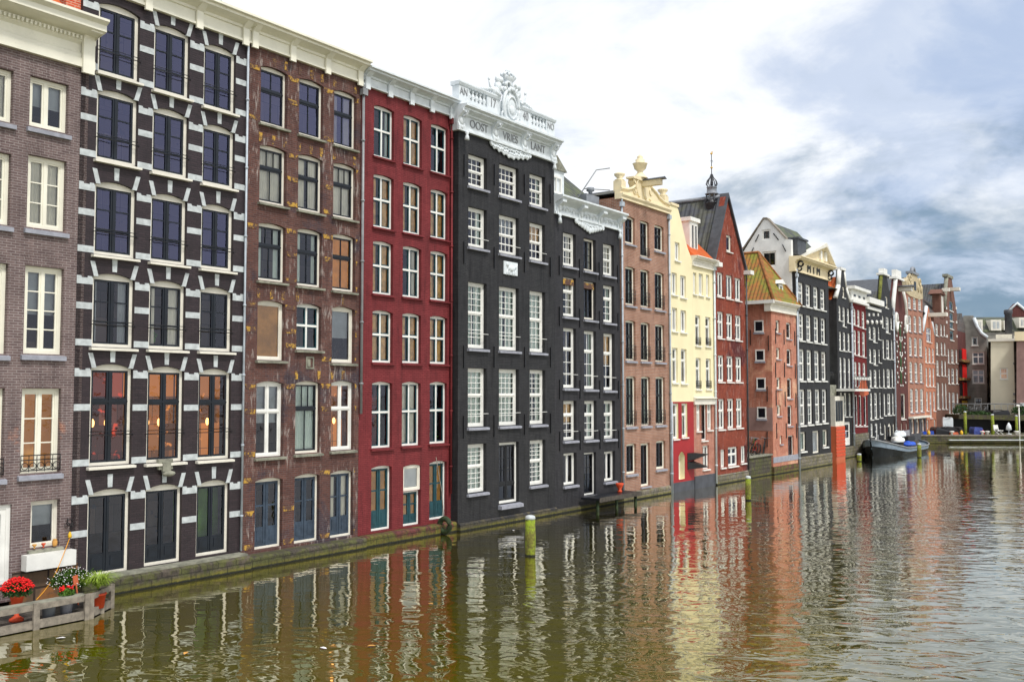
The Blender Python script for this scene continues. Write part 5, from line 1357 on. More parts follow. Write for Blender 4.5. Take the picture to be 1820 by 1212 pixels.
# 20: low orange stepped gable
H = H20 = H2nd('low bright orange brick house with pointed gable and hoist beam', 1644, 1664)
u1 = H.L
grid(H, [(1645, 1648.5), (1651, 1655), (1657.5, 1661)], 650, [((617, 644), (620, 645), dict(st='far_sash2')), ((654, 686), (655, 687), dict(st='far_sash2')), ((697, 730), (697, 730), dict(st='far_sash2', per=[None, dict(dzb=-.8), None])), ((749, 763), (748, 762), dict(st='one', rise=.25, sill=None, per=[None, 'skip', None]))], rec=.08, sill='white', rise=.08)
ze = H.z(u1/2, 592); zp = H.z(u1*.42, 545)
window(H, u1*.28, u1*.72, H.z(u1*.5, 608), H.z(u1*.5, 583), 'slim3', rec=.08, sill='white')
wall(H, [(.002, -.2), (u1-.002, -.2), (u1-.002, ze), (u1*.78, ze+1.2), (u1*.52, zp), (u1*.40, zp), (u1*.2, ze+1.2), (.002, ze)], 'brick_h20', top_z=ze-.1)
m = MB(); m.tube([(0, .1, ze), (u1*.2, .1, ze+1.3), (u1*.4, .1, zp)], .2, 6); m.tube([(u1, .1, ze), (u1*.82, .1, ze+1.3)], .2, 6); m.build('gable_edge', 'gablewhite', H.root)
m = MB(); m.box(u1*.45, u1*.6, -1.9, 0, ze+1.8, ze+2.2); m.build('hoist_beam', 'warmwhite', H.root)
# 21: dark roofed brown house
H = H21 = H2nd('brown brick house under a steep dark pantile roof with cream shutters', 1664, 1684)
u1 = H.L
grid(H, [(1664.5, 1669), (1673, 1676.5), (1679, 1682)], 650, [((575, 596), (577, 597), dict(st='far_sash2')), ((608, 630), (609, 631), dict(st='far_sash2', per=[dict(back='creamdeep'), None, None])), ((640, 667), (641, 668), dict(st='far_sash2', per=[dict(back='creamdeep'), None, None])), ((680, 727), (681, 727), dict(st='far_sash2', per=[dict(back='creamdeep'), None, None]))], rec=.08, sill='white')
zt = simple(H, 565, 'brick_h21', z_low=-.2)
zr = H.z(u1/2, 499, 4.0)
m = MB(); m.extr([(0.0, zt), (4.0, zr), (9, zt)], -5.0, u1+.5); m.build('roof', 'tile_brown_y', H.root)
m = MB(); m.box(u1*.52, u1*.88, -.05, .8, zt, H.z(u1/2, 522)); m.prism([(u1*.46, H.z(u1/2, 522)), (u1*.94, H.z(u1/2, 522)), (u1*.7, H.z(u1/2, 512))], -.2, 1.2); m.build('wall_dormer', 'brick_h21', H.root)
m = MB(); m.box(u1*.62, u1*.78, -.1, -.06, zt+.3, zt+2.6); m.box(u1*.66, u1*.74, -.9, -.1, H.z(u1/2, 517), H.z(u1/2, 517)+.4); m.build('loft_door', 'warmwhite', H.root)
# 22: spout gable with loft hatches
H = H22 = H2nd('tall brown brick warehouse with spout gable and a column of dark loft hatches', 1684, 1705)
u1 = H.L
grid(H, [(1685, 1688.5), (1691, 1696), (1699, 1702.5)], 650, [((620, 645), (621, 645), dict(st='far_sash2')), ((654, 682), (655, 682), dict(st='far_sash2')), ((697, 735), (698, 734), dict(st='far_sash2'))], rec=.08, sill='white')
ze = H.z(u1/2, 553); zp = H.z(u1*.4, 494)
for (a, b) in ((536, 550), (556, 568), (572, 582), (588, 602), ): window(H, u1*.36, u1*.66, H.z(u1*.5, b+2), H.z(u1*.5, a), 'hatch', rec=.06, sill='white', sh=.15)
wall(H, [(.002, -.2), (u1-.002, -.2), (u1-.002, ze), (u1*.62, zp), (u1*.25, zp), (.002, ze)], 'brick_h21', top_z=ze-.1)
m = MB(); m.tube([(0, .1, ze), (u1*.25, .1, zp)], .22, 6); m.box(u1*.2, u1*.68, -.1, .5, zp, zp+.35); m.build('gable_edge', 'oldstone', H.root)
m = MB(); m.box(u1*.40, u1*.52, -1.1, 0, H.z(u1*.4, 517), H.z(u1*.4, 517)+.4); m.build('hoist_beam', 'warmwhite', H.root)
m = MB(); m.prism([(0, ze-.1), (u1, ze-.1), (u1*.45, zp-.6)], .35, 10); m.build('roof', 'tile_dark_y', H.root)
m = MB()
for f in (.08, .92):
    for y_ in (550, 575, 600): m.box(u1*f-.25, u1*f+.25, -.08, 0, H.z(u1*f, y_), H.z(u1*f, y_)+.3)
m.build('white_blocks', 'white', H.root)
# 23: narrow dark house with red shutters
H = H23 = H2nd('narrow dark brick warehouse with bright red loft shutters', 1705, 1722)
u1 = H.L
zt = simple(H, 590, 'brick_h18', z_low=-.2)
for (a, b) in ((620, 644), (648, 676), (680, 708)):
    m = MB(); m.box(u1*.40, u1*.78, -.12, 0, H.z(u1*.5, b-2), H.z(u1*.5, a)); m.build('red_shutter', 'bannerred', H.root)
    m = MB(); m.box(u1*.1, u1*.36, -.06, 0, H.z(u1*.5, b-3), H.z(u1*.5, a+3)); m.build('loft_opening', 'blackpaint', H.root)
    m = MB(); m.box(0, u1, -.5, 0, H.z(u1*.5, b), H.z(u1*.5, b)+.3); m.build('beam', 'ochre', H.root)
m = MB(); m.box(u1*.3, u1*.8, -.1, 0, H.z(u1*.5, 733), H.z(u1*.5, 712)); m.build('yellow_doorway', 'yellowpaint', H.root)
m = MB(); m.prism([(0, zt), (u1, zt), (u1*.5, zt+2.4)], 0, 9); m.build('roof', 'tile_brown_y', H.root)
# ================================================================ end of the canal, walls that face us
def Hx(label, px, Y, ang=-.46, **k): return House(label, origin=((px-CX)/F*Y, Y, 0), ang=ang, group='buildings closing the end of the canal', name='building', **k)
def uz0(H, px, py): return H.uz(px, py)
H = Hx('grey plastered house with a sweeping neck gable at the head of the canal', 1712, 128, D=12)
pts = [(1712, 790), (1754, 790), (1754, 600), (1744, 592), (1737, 580), (1732, 566), (1730, 561), (1712, 561)]
for (a, b, c_, d_, s_) in ((1727, 1738, 599, 614, 'small'), (1728, 1749, 626, 647, 'slim3'), (1728, 1749, 657, 681, 'slim3'), (1732, 1745, 707, 719, 'small')):
    window(H, uz0(H, a, c_)[0], uz0(H, b, c_)[0], uz0(H, a, d_)[1], uz0(H, a, c_)[1], s_, rec=.1, sill='white')
wall(H, [uz0(H, *p) for p in pts], 'greywall', top_z=uz0(H, 1712, 600)[1])
m = MB(); m.tube([(uz0(H, x, y)[0], -.1, uz0(H, x, y)[1]) for x, y in ((1731, 565), (1737, 581), (1744, 592), (1755, 600))], .22, 6); m.build('gable_edge', 'gablewhite', H.root)
m = MB(); m.prism([uz0(H, 1712, 600), uz0(H, 1754, 602), uz0(H, 1733, 566), uz0(H, 1712, 562)], .36, 12); m.build('roof', 'tile_dark_y', H.root)
H = Hx('narrow grey rear house in shade between the gable house and the pale wall', 1754, 132, D=10)
window(H, uz0(H, 1757, 640)[0], uz0(H, 1761, 640)[0], uz0(H, 1757, 655)[1], uz0(H, 1757, 640)[1], 'small', rec=.1)
window(H, uz0(H, 1756, 685)[0], uz0(H, 1761, 685)[0], uz0(H, 1757, 704)[1], uz0(H, 1757, 685)[1], 'small', rec=.1, sill='white')
wall(H, [uz0(H, *p) for p in ((1754, 790), (1766, 790), (1766, 608), (1754, 606))], 'greywall')
H = Hx('big plain pale cream wall of a building with one orange lit window', 1761, 121, D=14)
window(H, uz0(H, 1777, 655)[0], uz0(H, 1791, 655)[0], uz0(H, 1777, 674)[1], uz0(H, 1777, 654)[1], 'far_sash', rec=.1, sill='white', back='lit_amber')
wall(H, [uz0(H, *p) for p in ((1761, 795), (1808.5, 795), (1808.5, 606), (1761, 607))], 'palewall')
zt = uz0(H, 1761, 607)[1]
m = MB(); m.box(-.2, uz0(H, 1808, 607)[0], -.25, .2, zt, zt+.3); m.build('parapet', 'warmwhite', H.root)
m = MB(); x_ = uz0(H, 1770, 600)[0]; m.box(x_, x_+1.8, 1, 2, zt, zt+.9); m.box(x_+2, x_+2.7, 1.5, 2.2, zt, zt+.7); m.build('roof_boxes', 'curtain', H.root)
m = MB(); x_ = uz0(H, 1793, 590)[0]; m.lathe((x_, 2, zt), [(.42, 0), (.42, 3.4), (.5, 3.5), (.5, 3.9), (.4, 4.0)], 12); m.build('chimney', 'darklead', H.root)
m = MB(); m.tube([(uz0(H, 1808, 700)[0], -.1, 1), (uz0(H, 1808, 700)[0], -.1, zt)], .1, 6); m.build('drainpipe', 'terracotta', H.root)
for y_ in (648, 702, 714):
    x_, z_ = uz0(H, 1804, y_); m = MB(); m.box(x_-.2, x_+.2, -.3, 0, z_, z_+.25); m.build('wall_lamp', 'metal', H.root)
H = Hx('pinkish brown building with a pale blue shop fascia at the right edge', 1806.5, 118, D=14)
wall(H, [uz0(H, *p) for p in ((1806.7, 795), (1860, 795), (1860, 606), (1806.7, 606))], 'pinkwall')
a, b = uz0(H, 1813, 722); 
m = MB(); m.box(a, a+4, -.2, 0, b, b+.4); m.build('fascia', 'gablewhite', H.root)
m = MB(); m.box(a, a+4, -.06, 0, b-1.3, b); m.build('shop_window', 'navy', H.root)
a, b = uz0(H, 1808, 606); m = MB(); m.box(-.1, 5, -.3, .3, b, b+1.1); m.build('cream_attic', 'creamdeep', H.root)
H = Hx('long dark mansard roof with white dormers above the cream wall', 1733, 145, ang=0.0, D=12)
zl, zh = uz0(H, 1733, 590)[1], uz0(H, 1733, 560)[1]; xr = uz0(H, 1860, 560)[0]
m = MB(); m.extr([(0, zl), (1.5, zh-.5), (4, zh), (10, zh), (10, zl)], 0, xr); m.build('roof', 'tile_dark', H.root)
m = MB(); m.box(0, xr, .1, 10, 2, zl); m.build('wall', 'greywall', H.root)
for (a, b, c_, d_) in ((1736, 1743, 571, 585), (1761, 1776, 571, 584), (1784, 1791, 572, 583), (1811, 1822, 567, 579)):
    x0_, x1_, z0_, z1_ = uz0(H, a, c_)[0], uz0(H, b, c_)[0], uz0(H, a, d_)[1], uz0(H, a, c_)[1]
    m = MB(); m.box(x0_-.15, x1_+.15, -.3, 2.5, z0_-.3, z1_+.2); o = m.build('dormer', 'warmwhite', H.root)
    m = MB(); m.box(x0_+.15, (x0_+x1_)/2-.08, -.33, -.30, z0_, z1_-.1); m.box((x0_+x1_)/2+.08, x1_-.15, -.33, -.30, z0_, z1_-.1); m.build('dormer_pane', 'blind_grey', o)
H = Hx('dark red brick gable poking up over the roofs at the far right', 1796, 150, ang=0.0, D=10)
g = [uz0(H, *p) for p in ((1796, 600), (1850, 600), (1850, 575), (1807.5, 539), (1796, 552))]
m = MB(); m.prism(g, 0, 1.2); m.build('wall', 'brick_h18', H.root)
m = MB(); m.tube([(uz0(H, x, y)[0], 0, uz0(H, x, y)[1]) for x, y in ((1795, 551), (1807.5, 539), (1850, 575))], .22, 6); m.build('gable_edge', 'gablewhite', H.root)
# ================================================================ quay, bridge deck, water
def flat(name, pts, z, mat, kind='structure'):
    m = MB(); m.face([(p[0], p[1], z) for p in pts]); o = m.build(name, mat); o['kind'] = kind; return o
# water ---------------------------------------------------------
m_, t, b = newmat('water')
s = t.add('ShaderNodeSeparateXYZ'); t.l.new(objvec(t), s.inputs[0]); X_, Y_ = s.outputs[0], s.outputs[1]
v1 = t.comb(t.math('MULTIPLY', X_, .55), t.math('MULTIPLY', Y_, 1.0), 0.0)
v2 = t.comb(t.math('ADD', t.math('MULTIPLY', X_, .95), t.math('MULTIPLY', Y_, .3)), t.math('MULTIPLY', Y_, 1.5), 3.0)
big = t.noise(v1, .55, 2, .5, .3); mid = t.noise(v2, 1.1, 2, .5, .9); fin = t.noise(v2, 3.1, 2, .5, .5)
# sheltered under the house walls, choppier out in the open canal
lee = t.ramp(t.math('SUBTRACT', t.math('MULTIPLY', X_, .81), t.math('MULTIPLY', Y_, .585)), -24.0, 4.0, .55, 1.9)
gust = t.ramp(t.noise(t.comb(t.math('MULTIPLY', X_, .07), t.math('MULTIPLY', Y_, .06), 0.0), 1.0, 2, .5), .35, .65, .7, 1.3)
h = t.math('ADD', t.math('ADD', t.math('MULTIPLY', big, .9), t.math('MULTIPLY', mid, .56)), t.math('MULTIPLY', fin, .045))
h = t.math('MULTIPLY', t.math('MULTIPLY', h, gust), t.math('MULTIPLY', lee, t.ramp(Y_, 22.0, 95.0, 1.1, .45)))
murk = t.noise(t.comb(t.math('MULTIPLY', X_, .2), t.math('MULTIPLY', Y_, .2), 0.0), 1.0, 3, .5)
t.n.remove(b); o_ = [n for n in t.n if n.type == 'OUTPUT_MATERIAL'][0]
nrm = t.bump(h, 1.0, .040)
df = t.add('ShaderNodeBsdfDiffuse'); t.set(df.inputs['Color'], t.mix(murk, (.062, .056, .0006), (.092, .080, .0008)))
gl = t.add('ShaderNodeBsdfGlossy'); gl.inputs['Roughness'].default_value = .02; t.set(gl.inputs['Color'], (.97, .94, .85)); t.set(gl.inputs['Normal'], nrm)
fr = t.add('ShaderNodeFresnel'); fr.inputs['IOR'].default_value = 1.33; t.set(fr.inputs['Normal'], nrm)
mx = t.add('ShaderNodeMixShader'); t.set(mx.inputs[0], t.math('MULTIPLY', fr.outputs[0], 2.1, 0, True))
t.l.new(df.outputs[0], mx.inputs[1]); t.l.new(gl.outputs[0], mx.inputs[2]); t.l.new(mx.outputs[0], o_.inputs[0])
flat('water', [(-120, -60), (300, -60), (300, 600), (-120, 600)], 0.0, 'water')
flat('ground', [(-900, -300), (900, -300), (900, 2500), (-900, 2500)], -1.5, 'dirt')
# far quay ------------------------------------------------------
qy = ground(1700, 788).y; xa = (1600-CX)/F*qy
sw = MB(); sw.box(xa-6, 130, qy+.0, 160, -.8, .78)
o = sw.build('quay', 'quay_moss'); o['kind'] = 'structure'
m = MB(); m.box(xa-6, 130, qy-.06, qy+.55, .785, .90); o = m.build('quay_edge', 'wood'); o['kind'] = 'structure'
m = MB(); m.box(ground(1702, 790).x, 130, qy-.4, qy-.1, .34, .42); o = tag(m.build('fender_beam', 'pipewhite'), 'long pale timber beam along the foot of the far quay', 'beam')
# bridge deck over dark openings
YB = 112.0
bx0 = (1702-CX)/F*YB; 
br = empty('bridge', (bx0, YB, 0), 0, 'low mossy bridge deck with dark openings beneath at the end of the canal', 'bridge')
def zY(py, Y): return CH+Y*(SP+(CY-py)/F*CP)/(CP-(CY-py)/F*SP)
m = MB(); m.prism([(0, zY(744, YB)), (6, zY(747, YB)), (30, zY(749, YB)), (30, zY(741, YB)), (0, zY(737, YB))], 0, 6); m.build('deck', 'quay_moss', br)
m = MB(); m.box(.1, 30, 5, 5.3, .8, zY(744, YB)); m.build('under_deck_shade', 'blackpaint', br)  # black panel paints in the shade of the void under the deck
m = MB()
for x_ in (9, 19): m.box(x_, x_+.8, .3, 6, .7, zY(745, YB))
m.build('pier', 'darkwood', br)
m = MB(); zt = zY(739, YB)
for k in range(26): m.tube([(k*.8+2, 5.6, zt), (k*.8+2, 5.6, zt+1.3)], .03, 4)
m.tube([(2, 5.6, zt+1.3), (22, 5.6, zt+1.3)], .06, 4); m.build('railing', 'metal', br)
# clutter and plants
def foliage(mb, c, r, n, size, flat_=.8):
    for _ in range(n):
        th = random.random()*6.283; ph = math.acos(random.uniform(-.3, 1)); rr = r*random.uniform(.55, 1)
        p = Vector((c[0]+rr*math.sin(ph)*math.cos(th), c[1]+rr*math.sin(ph)*math.sin(th), c[2]+rr*flat_*math.cos(ph)))
        a = Vector((random.gauss(0, 1), random.gauss(0, 1), random.gauss(0, 1))).normalized(); bb_ = a.cross(Vector((random.gauss(0, 1), random.gauss(0, 1), random.gauss(0, 1)))).normalized()
        s_ = size*random.uniform(.6, 1.3); q = a.cross(bb_)
        mb.face([p-a*s_, p+bb_*s_*.4+q*s_*.2, p+a*s_, p-bb_*s_*.4+q*s_*.15])
def at(px, py, Y): return ((px-CX)/F*Y/1.0, Y, zY(py, Y))
for (px, w_, h_, lab) in ((1705, .9, .9, 'dark green bush at the left end of the bridge deck'), (1737, 1.4, .35, 'low plants spilling over the bridge deck'), (1815, 1.2, .8, 'green bush at the right end of the bridge deck')):
    x_, y_, z_ = at(px, 736, YB+1.5); t_ = empty('shrub', (x_, y_, zt), 0, lab, 'shrub')
    m = MB(); foliage(m, (0, 0, h_*.5), w_, 420, .14, h_/w_); m.build('foliage', 'darkleaf', t_, fix=False)
    m = MB(); m.tube([(0, 0, -.1), (0, 0, h_)], .06, 5); m.build('stem', 'darkwood', t_)
for k, (px, w_) in enumerate(((1716, .5), (1727, .6), (1734, .5), (1748, .5))):
    x_, y_, z_ = at(px, 736, YB+2.5)
    bicycle((x_, y_, zt), .3*k, 'metal', ['leftmost bicycle on the bridge beside the bush', 'second bicycle on the bridge', 'third bicycle on the bridge beside the low plants', 'bicycle on the bridge nearest the pale wall'][k])
def tarp(name, px0, px1, py0, py1, Y, dep, mat, label, cat, zb=None, lumps=5):
    x0_, x1_ = (px0-CX)/F*Y, (px1-CX)/F*Y; z0_ = zY(py1, Y) if zb is None else zb; z1_ = zY(py0, Y)
    m = MB(); n = 14; top = [(x0_+(x1_-x0_)*k/n, z1_-.12*random.random()-(.25 if k in (0, n) else 0)) for k in range(n+1)]
    m.prism([(x0_, z0_)]+[(x1_, z0_)]+top[::-1], 0, dep)
    for vi, v in enumerate(m.v): m.v[vi] = (v[0], v[1]+.06*math.sin(v[0]*5), v[2])
    o = m.build(name, mat); o.location = (0, Y, 0); return tag(o, label, cat)
tarp('covered_cargo', 1661, 1710, 758, 773, qy+1.2, 1.6, 'tarpblack', 'long heap under a black tarpaulin on the far quay', 'tarpaulin', .9)
tarp('covered_cargo', 1729, 1744, 759, 771, qy+1.0, 1.2, 'tarpblue', 'blue tarpaulin bundle on the far quay under the bridge', 'tarpaulin', .9)
tarp('storage_box', 1762, 1793, 728, 738, YB+1.2, 1.4, 'tarpblack', 'long dark storage box on the bridge deck before the pale wall', 'box', zt)
tarp('site_board', 1674, 1692, 741, 758, qy+3.2, .25, 'gablewhite', 'white board standing behind the black tarpaulin on the quay', 'board', .9)
tarp('orange_buoy', 1688, 1701, 767.5, 773, qy+.7, .6, 'orangered', 'orange life float lying on the quay before the black tarpaulin', 'float', .9)
tarp('covered_cargo', 1637, 1645, 766, 773, qy+1.0, .7, 'blue', 'small bright blue bundle on the quay behind the barge', 'tarpaulin', .9)
tarp('covered_cargo', 1651, 1657, 765, 773, qy+1.0, .7, 'blue', 'upright blue sheet on the quay next to the orange canister', 'tarpaulin', .9)
for (px, lab, mt) in ((1648, 'orange canister on the quay between two blue bundles', 'yellowpaint'), (1706, 'yellow canister on the quay at the end of the black tarpaulin', 'yellowpaint'), (1744, 'red canister at the quay edge', 'bannerred')):
    x_ = (px-CX)/F*(qy+.7); m = MB(); m.lathe((0, 0, 0), [(.13, 0), (.16, .06), (.16, .32), (.08, .38), (.07, .45)], 10); o = m.build('canister', mt); o.location = (x_, qy+.7, .9); tag(o, lab, 'canister')
def bollard(px, lab):
    x_ = (px-CX)/F*(qy+.3); m = MB(); m.lathe((0, 0, 0), [(.12, 0), (.12, .25), (.23, .28), (.25, .36), (.13, .40)], 10); o = m.build('bollard', 'white'); o.location = (x_, qy+.3, .905); tag(o, lab, 'bollard', 'white capped bollards along the far quay')
for px, lab in ((1689, 'white bollard in front of the orange float'), (1743, 'white bollard beside the red canister'), (1752, 'white bollard right of the blue bundle'), (1803, 'white bollard left of the slim white pole'), (1806, 'white bollard touching the slim white pole')): bollard(px, lab)
for k, (px, lab) in enumerate(((1772, 'folded white garden chair on the quay under the bridge'), (1790, 'furled grey parasol on the quay under the bridge'))):
    x_ = (px-CX)/F*(qy+1.2); t_ = empty('garden_chair' if k == 0 else 'parasol', (x_, qy+1.2, .9), .4, lab, 'chair' if k == 0 else 'parasol')
    m = MB()
    if k == 0:
        m.box(-.3, .3, -.3, .3, .4, .45); m.tube([(-.3, -.3, 0), (-.3, .3, .45), (-.3, .42, 1.0)], .04, 5); m.tube([(.3, -.3, 0), (.3, .3, .45), (.3, .42, 1.0)], .04, 5); m.box(-.3, .3, .36, .42, .55, 1.0); m.tube([(-.3, .3, 0), (-.3, -.3, .42)], .04, 5); m.tube([(.3, .3, 0), (.3, -.3, .42)], .04, 5); m.build('seat', 'white', t_)
    else:
        m.lathe((0, 0, 0), [(.28, 0), (.28, .08), (.04, .1), (.04, .4), (.30, .5), (.24, .9), (.05, 1.25)], 10); m.build('cover', 'gablewhite', t_)
# lamp pole at right
x_ = (1809-CX)/F*(qy-.3); t_ = empty('lamp_post', (x_, qy-.3, 0), 0, 'slim white pole with a small lamp head in front of the far quay', 'lamp post')
m = MB(); m.tube([(0, 0, -.5), (0, 0, zY(722, qy))], .055, 8); m.build('pole', 'white', t_)
m = MB(); m.ball((-.1, 0, zY(721, qy)), .24, .16, .11); m.build('lamp_head', 'white', t_)
# mooring posts ------------------------------------------------
def post(px, py, pt_, wpx, label, zbase=None, mat='post_moss', lean=0.0):
    g_ = ground(px, py, 0.0 if zbase is None else zbase); r = wpx/2*g_.y/F; z1_ = zY(pt_, g_.y)
    t_ = empty('mooring_post', (g_.x, g_.y, 0), 0, label, 'mooring post', 'mossy mooring posts'); t_.rotation_euler = (0, lean, 0)
    m = MB(); m.lathe((0, 0, 0), [(r*1.02, -1.5), (r*1.0, 0), (r*1.03, (z1_)*.5), (r*.95, z1_-.12)], 14)
    for vi, v in enumerate(m.v):
        a = math.atan2(v[1], v[0]); k_ = 1+.07*math.sin(a*5+v[2]*3)+.03*math.sin(a*11); m.v[vi] = (v[0]*k_, v[1]*k_, v[2])
    m.build('shaft', mat, t_)
    m = MB(); m.lathe((0, 0, z1_-.12), [(r*.97, 0), (r*1.0, .05), (r*.9, .11), (r*.4, .14)], 14); m.build('cap', 'stonewhite', t_)
post(942.5, 988, 916, 18, 'nearest mossy green mooring post in front of the tall black house')
post(1330, 889, 846, 10, 'mossy green mooring post in front of the little inlet')
post(1527, 820, 806, 8, 'short mossy stump left of the barge bow')
post(1634, 813, 788, 7, 'mossy mooring post at the stern of the barge')
post(1716, 771, 731, 5, 'tall green post at the left end of the bridge', .9)
post(1764.5, 771, 736, 5.5, 'tall green post before the middle of the bridge', .9)
post(1807, 771, 738, 4.5, 'tall green post beside the slim white pole', .9)
# barge --------------------------------------------------------
bow = ground(1553, 812); st = ground(1624, 800)
dv = (st-bow); Lb_ = dv.length; ang = math.atan2(dv.y, dv.x)
bt_ = empty('barge', (bow.x, bow.y, 0), ang, 'old black steel barge with pale grey gunwale moored near the houses', 'boat')
Bw = 1.75
def sec(x):                                    # half width at x along the hull
    f = x/Lb_
    return Bw*min(1, (max(f, 0.0)/.22)**.55)*(1 if f < .82 else math.sqrt(max(.0, 1-((f-.82)/.185)**2)))
def sheer(f): return .62+.85*max(0, 1-f/.38)**2+.35*max(0, (f-.75)/.25)**2
def skin(z0f, z1f, mat, name, inset=0.0):
    m = MB(); n = 36; up, lo = [], []
    for s_ in (-1, 1):
        rows_ = []
        for k in range(n+1):
            f = .0+k/n; x = f*Lb_; w_ = max(.03, sec(x)); zt_ = sheer(f)
            rk = -.9*max(0, 1-f/.12)                    # raked stem
            pts = []
            for q in range(5):
                zf = z0f+(z1f-z0f)*q/4; z_ = -.5+(zt_+.5)*zf
                flare = .72+.28*min(1, zf*1.35); pts.append((x+rk*zf, s_*(w_*flare+inset), z_))
            rows_.append(pts)
        for k in range(n):
            for q in range(4): m.face([rows_[k][q], rows_[k+1][q], rows_[k+1][q+1], rows_[k][q+1]], True)
        (up if s_ > 0 else lo).extend([r[-1] for r in rows_])
    return m, up, lo
m, up, lo = skin(0, .72, None, None); m.build('hull', 'hullblack', bt_)
m, up, lo = skin(.72, 1.0, None, None, .03); m.build('gunwale', 'hullgrey', bt_)
m = MB()
for k in range(36): m.face([lo[k], lo[k+1], up[k+1], up[k]])
for vi, v in enumerate(m.v): m.v[vi] = (v[0], v[1]*.95, v[2]-.14)
m.build('deck', 'hullgrey', bt_)
m = MB(); m.tube([(x_, y_+.03, z_) for x_, y_, z_ in up], .06, 5); m.tube([(x_, y_-.03, z_) for x_, y_, z_ in lo], .06, 5); m.build('rubbing_strake', 'metal', bt_)
m = MB(); m.tube([(k*Lb_/20, s_*(sec(k*Lb_/20)*.80+.03), .04) for s_ in (1,) for k in range(1, 20)], .05, 4); m.tube([(k*Lb_/20, -(sec(k*Lb_/20)*.80+.03), .04) for k in range(1, 20)], .05, 4); m.build('waterline_stripe', 'oldstone', bt_)
m = MB(); m.box(Lb_*.38, Lb_*.80, -1.1, 1.1, .45, 1.05); m.build('hold_coaming', 'darkwood', bt_)
m = MB(); m.box(Lb_*.58, Lb_*.76, -.9, .9, 1.05, 1.45); m.build('cabin', 'tarpblack', bt_)
m = MB(); m.ring((-.2, -.25, 1.15), .16, .05, 'x', 12); m.tube([(1.2, 0, 1.1), (1.2, 0, 1.8)], .06, 6); m.tube([(.9, -.3, 1.25), (1.5, .3, 1.25)], .12, 8); m.tube([(Lb_*.86, 0, .8), (Lb_*.86, 0, 1.7)], .04, 5); m.build('anchor_gear', 'metal', bt_)
for k, (fx, fy, mt, lab) in enumerate(((.40, -.6, 'white', 'white sheeted heap foremost on the barge'), (.48, -.3, 'white', 'white sheeted heap second on the barge'), (.56, -.2, 'gablewhite', 'pale sheeted heap on the barge cabin'), (.45, -1.35, 'blue', 'bright blue sheet over the side of the barge hold'), (.66, .1, 'gablewhite', 'rearmost pale sheeted heap on the barge'))):
    p = Vector((bow.x, bow.y, 0))+Vector((math.cos(ang), math.sin(ang), 0))*(Lb_*fx)+Vector((-math.sin(ang), math.cos(ang), 0))*fy
    z_ = 1.05 if k not in (2, 4) else 1.45
    if k == 3: z_ = .75
    m = MB(); m.ball((0, 0, .1), .75, .5, .36 if k != 3 else .25, 18, 10)
    for vi, v in enumerate(m.v): r_ = 1+.22*math.sin(v[0]*9+k*2)*math.cos(v[1]*8+k)+.1*math.sin(v[0]*23); m.v[vi] = (v[0]*r_, v[1]*r_, max(0.0, v[2]*r_))
    o = m.build('sheeted_heap', mt); o.location = (p.x, p.y, z_); o.rotation_euler = (0, 0, ang); tag(o, lab, 'covered load', 'sheeted loads on the barge')
# ================================================================ terrace raft at the bottom left
H = H1; zd = .14
fr_ = lambda px, py, z_=0.0: ground(px, py, z_)
rt = empty('raft_terrace', (H1.o.x, H1.o.y, 0), H1.ang, 'weathered timber terrace with low railing in front of the brown brick house', 'terrace')
def loc(px, py, z_=0.0):
    g_ = ground(px, py, z_)-Vector((H1.o.x, H1.o.y, z_)); return g_.dot(H1.d), g_.dot(H1.inn)
fa = loc(-60, 1143); fbx = loc(160, 1099); fc = loc(197, 1080)
vo = -1.55
vo = (fa[1]+fbx[1])/2
xe = fbx[0]; xe2 = fc[0]; 
m = MB(); n_ = 12; vb = -.42
for k in range(n_): y0_ = vo+(vb-vo)*k/n_; m.box(-4, xe2-.1 if k > 5 else xe+(xe2-xe)*k/6, y0_+.01, vo+(vb-vo)*(k+1)/n_-.01, zd-.06, zd)
m.build('deck_boards', 'darkwood', rt)
corner = [(-4, vo), (xe, vo), (xe2, fc[1]), (xe2-.0, -.45)]
def beam(m, a, b, z0_, z1_, w_=.05):
    d_ = Vector((b[0]-a[0], b[1]-a[1], 0)); n__ = Vector((-d_.y, d_.x, 0)).normalized()*w_; A__ = Vector((a[0], a[1], 0)); B__ = Vector((b[0], b[1], 0)); i = len(m.v)
    for z_ in (z0_, z1_): m.v += [tuple(A__-n__+Vector((0, 0, z_))), tuple(B__-n__+Vector((0, 0, z_))), tuple(B__+n__+Vector((0, 0, z_))), tuple(A__+n__+Vector((0, 0, z_)))]
    for f in ((0, 3, 2, 1), (4, 5, 6, 7), (0, 1, 5, 4), (1, 2, 6, 5), (2, 3, 7, 6), (3, 0, 4, 7)): m.f.append(tuple(i+k for k in f)); m.sm.append(False)
zr_ = .56
for q in range(3):
    a, b = corner[q], corner[q+1]
    m = MB(); beam(m, a, b, zr_-.13, zr_, .035); m.build('top_rail', 'wood', rt)
    m = MB(); beam(m, (a[0], a[1]+.02), (b[0], b[1]+.02), .02, .20, .04); m.build('lower_board', 'wood', rt)
    m = MB(); beam(m, a, b, -.3, .0, .06); m.build('edge_beam', 'quay_moss', rt)
px_ = [loc(25, 1125)[0], loc(60, 1125)[0], loc(150, 1100)[0]]
for x in (loc(-40, 1135)[0], loc(60, 1118)[0], loc(151, 1100)[0]):
    m = MB(); m.box(x-.07, x+.07, vo-.06, vo+.0, .0, zr_+.03); m.build('rail_post', 'wood', rt)
for (x, y_) in ((xe, vo), (xe2, fc[1]), ((xe+xe2)/2, (vo+fc[1])/2)):
    m = MB(); m.box(x-.05, x+.05, y_-.07, y_+.03, .0, zr_+.02); m.build('rail_post', 'wood', rt)
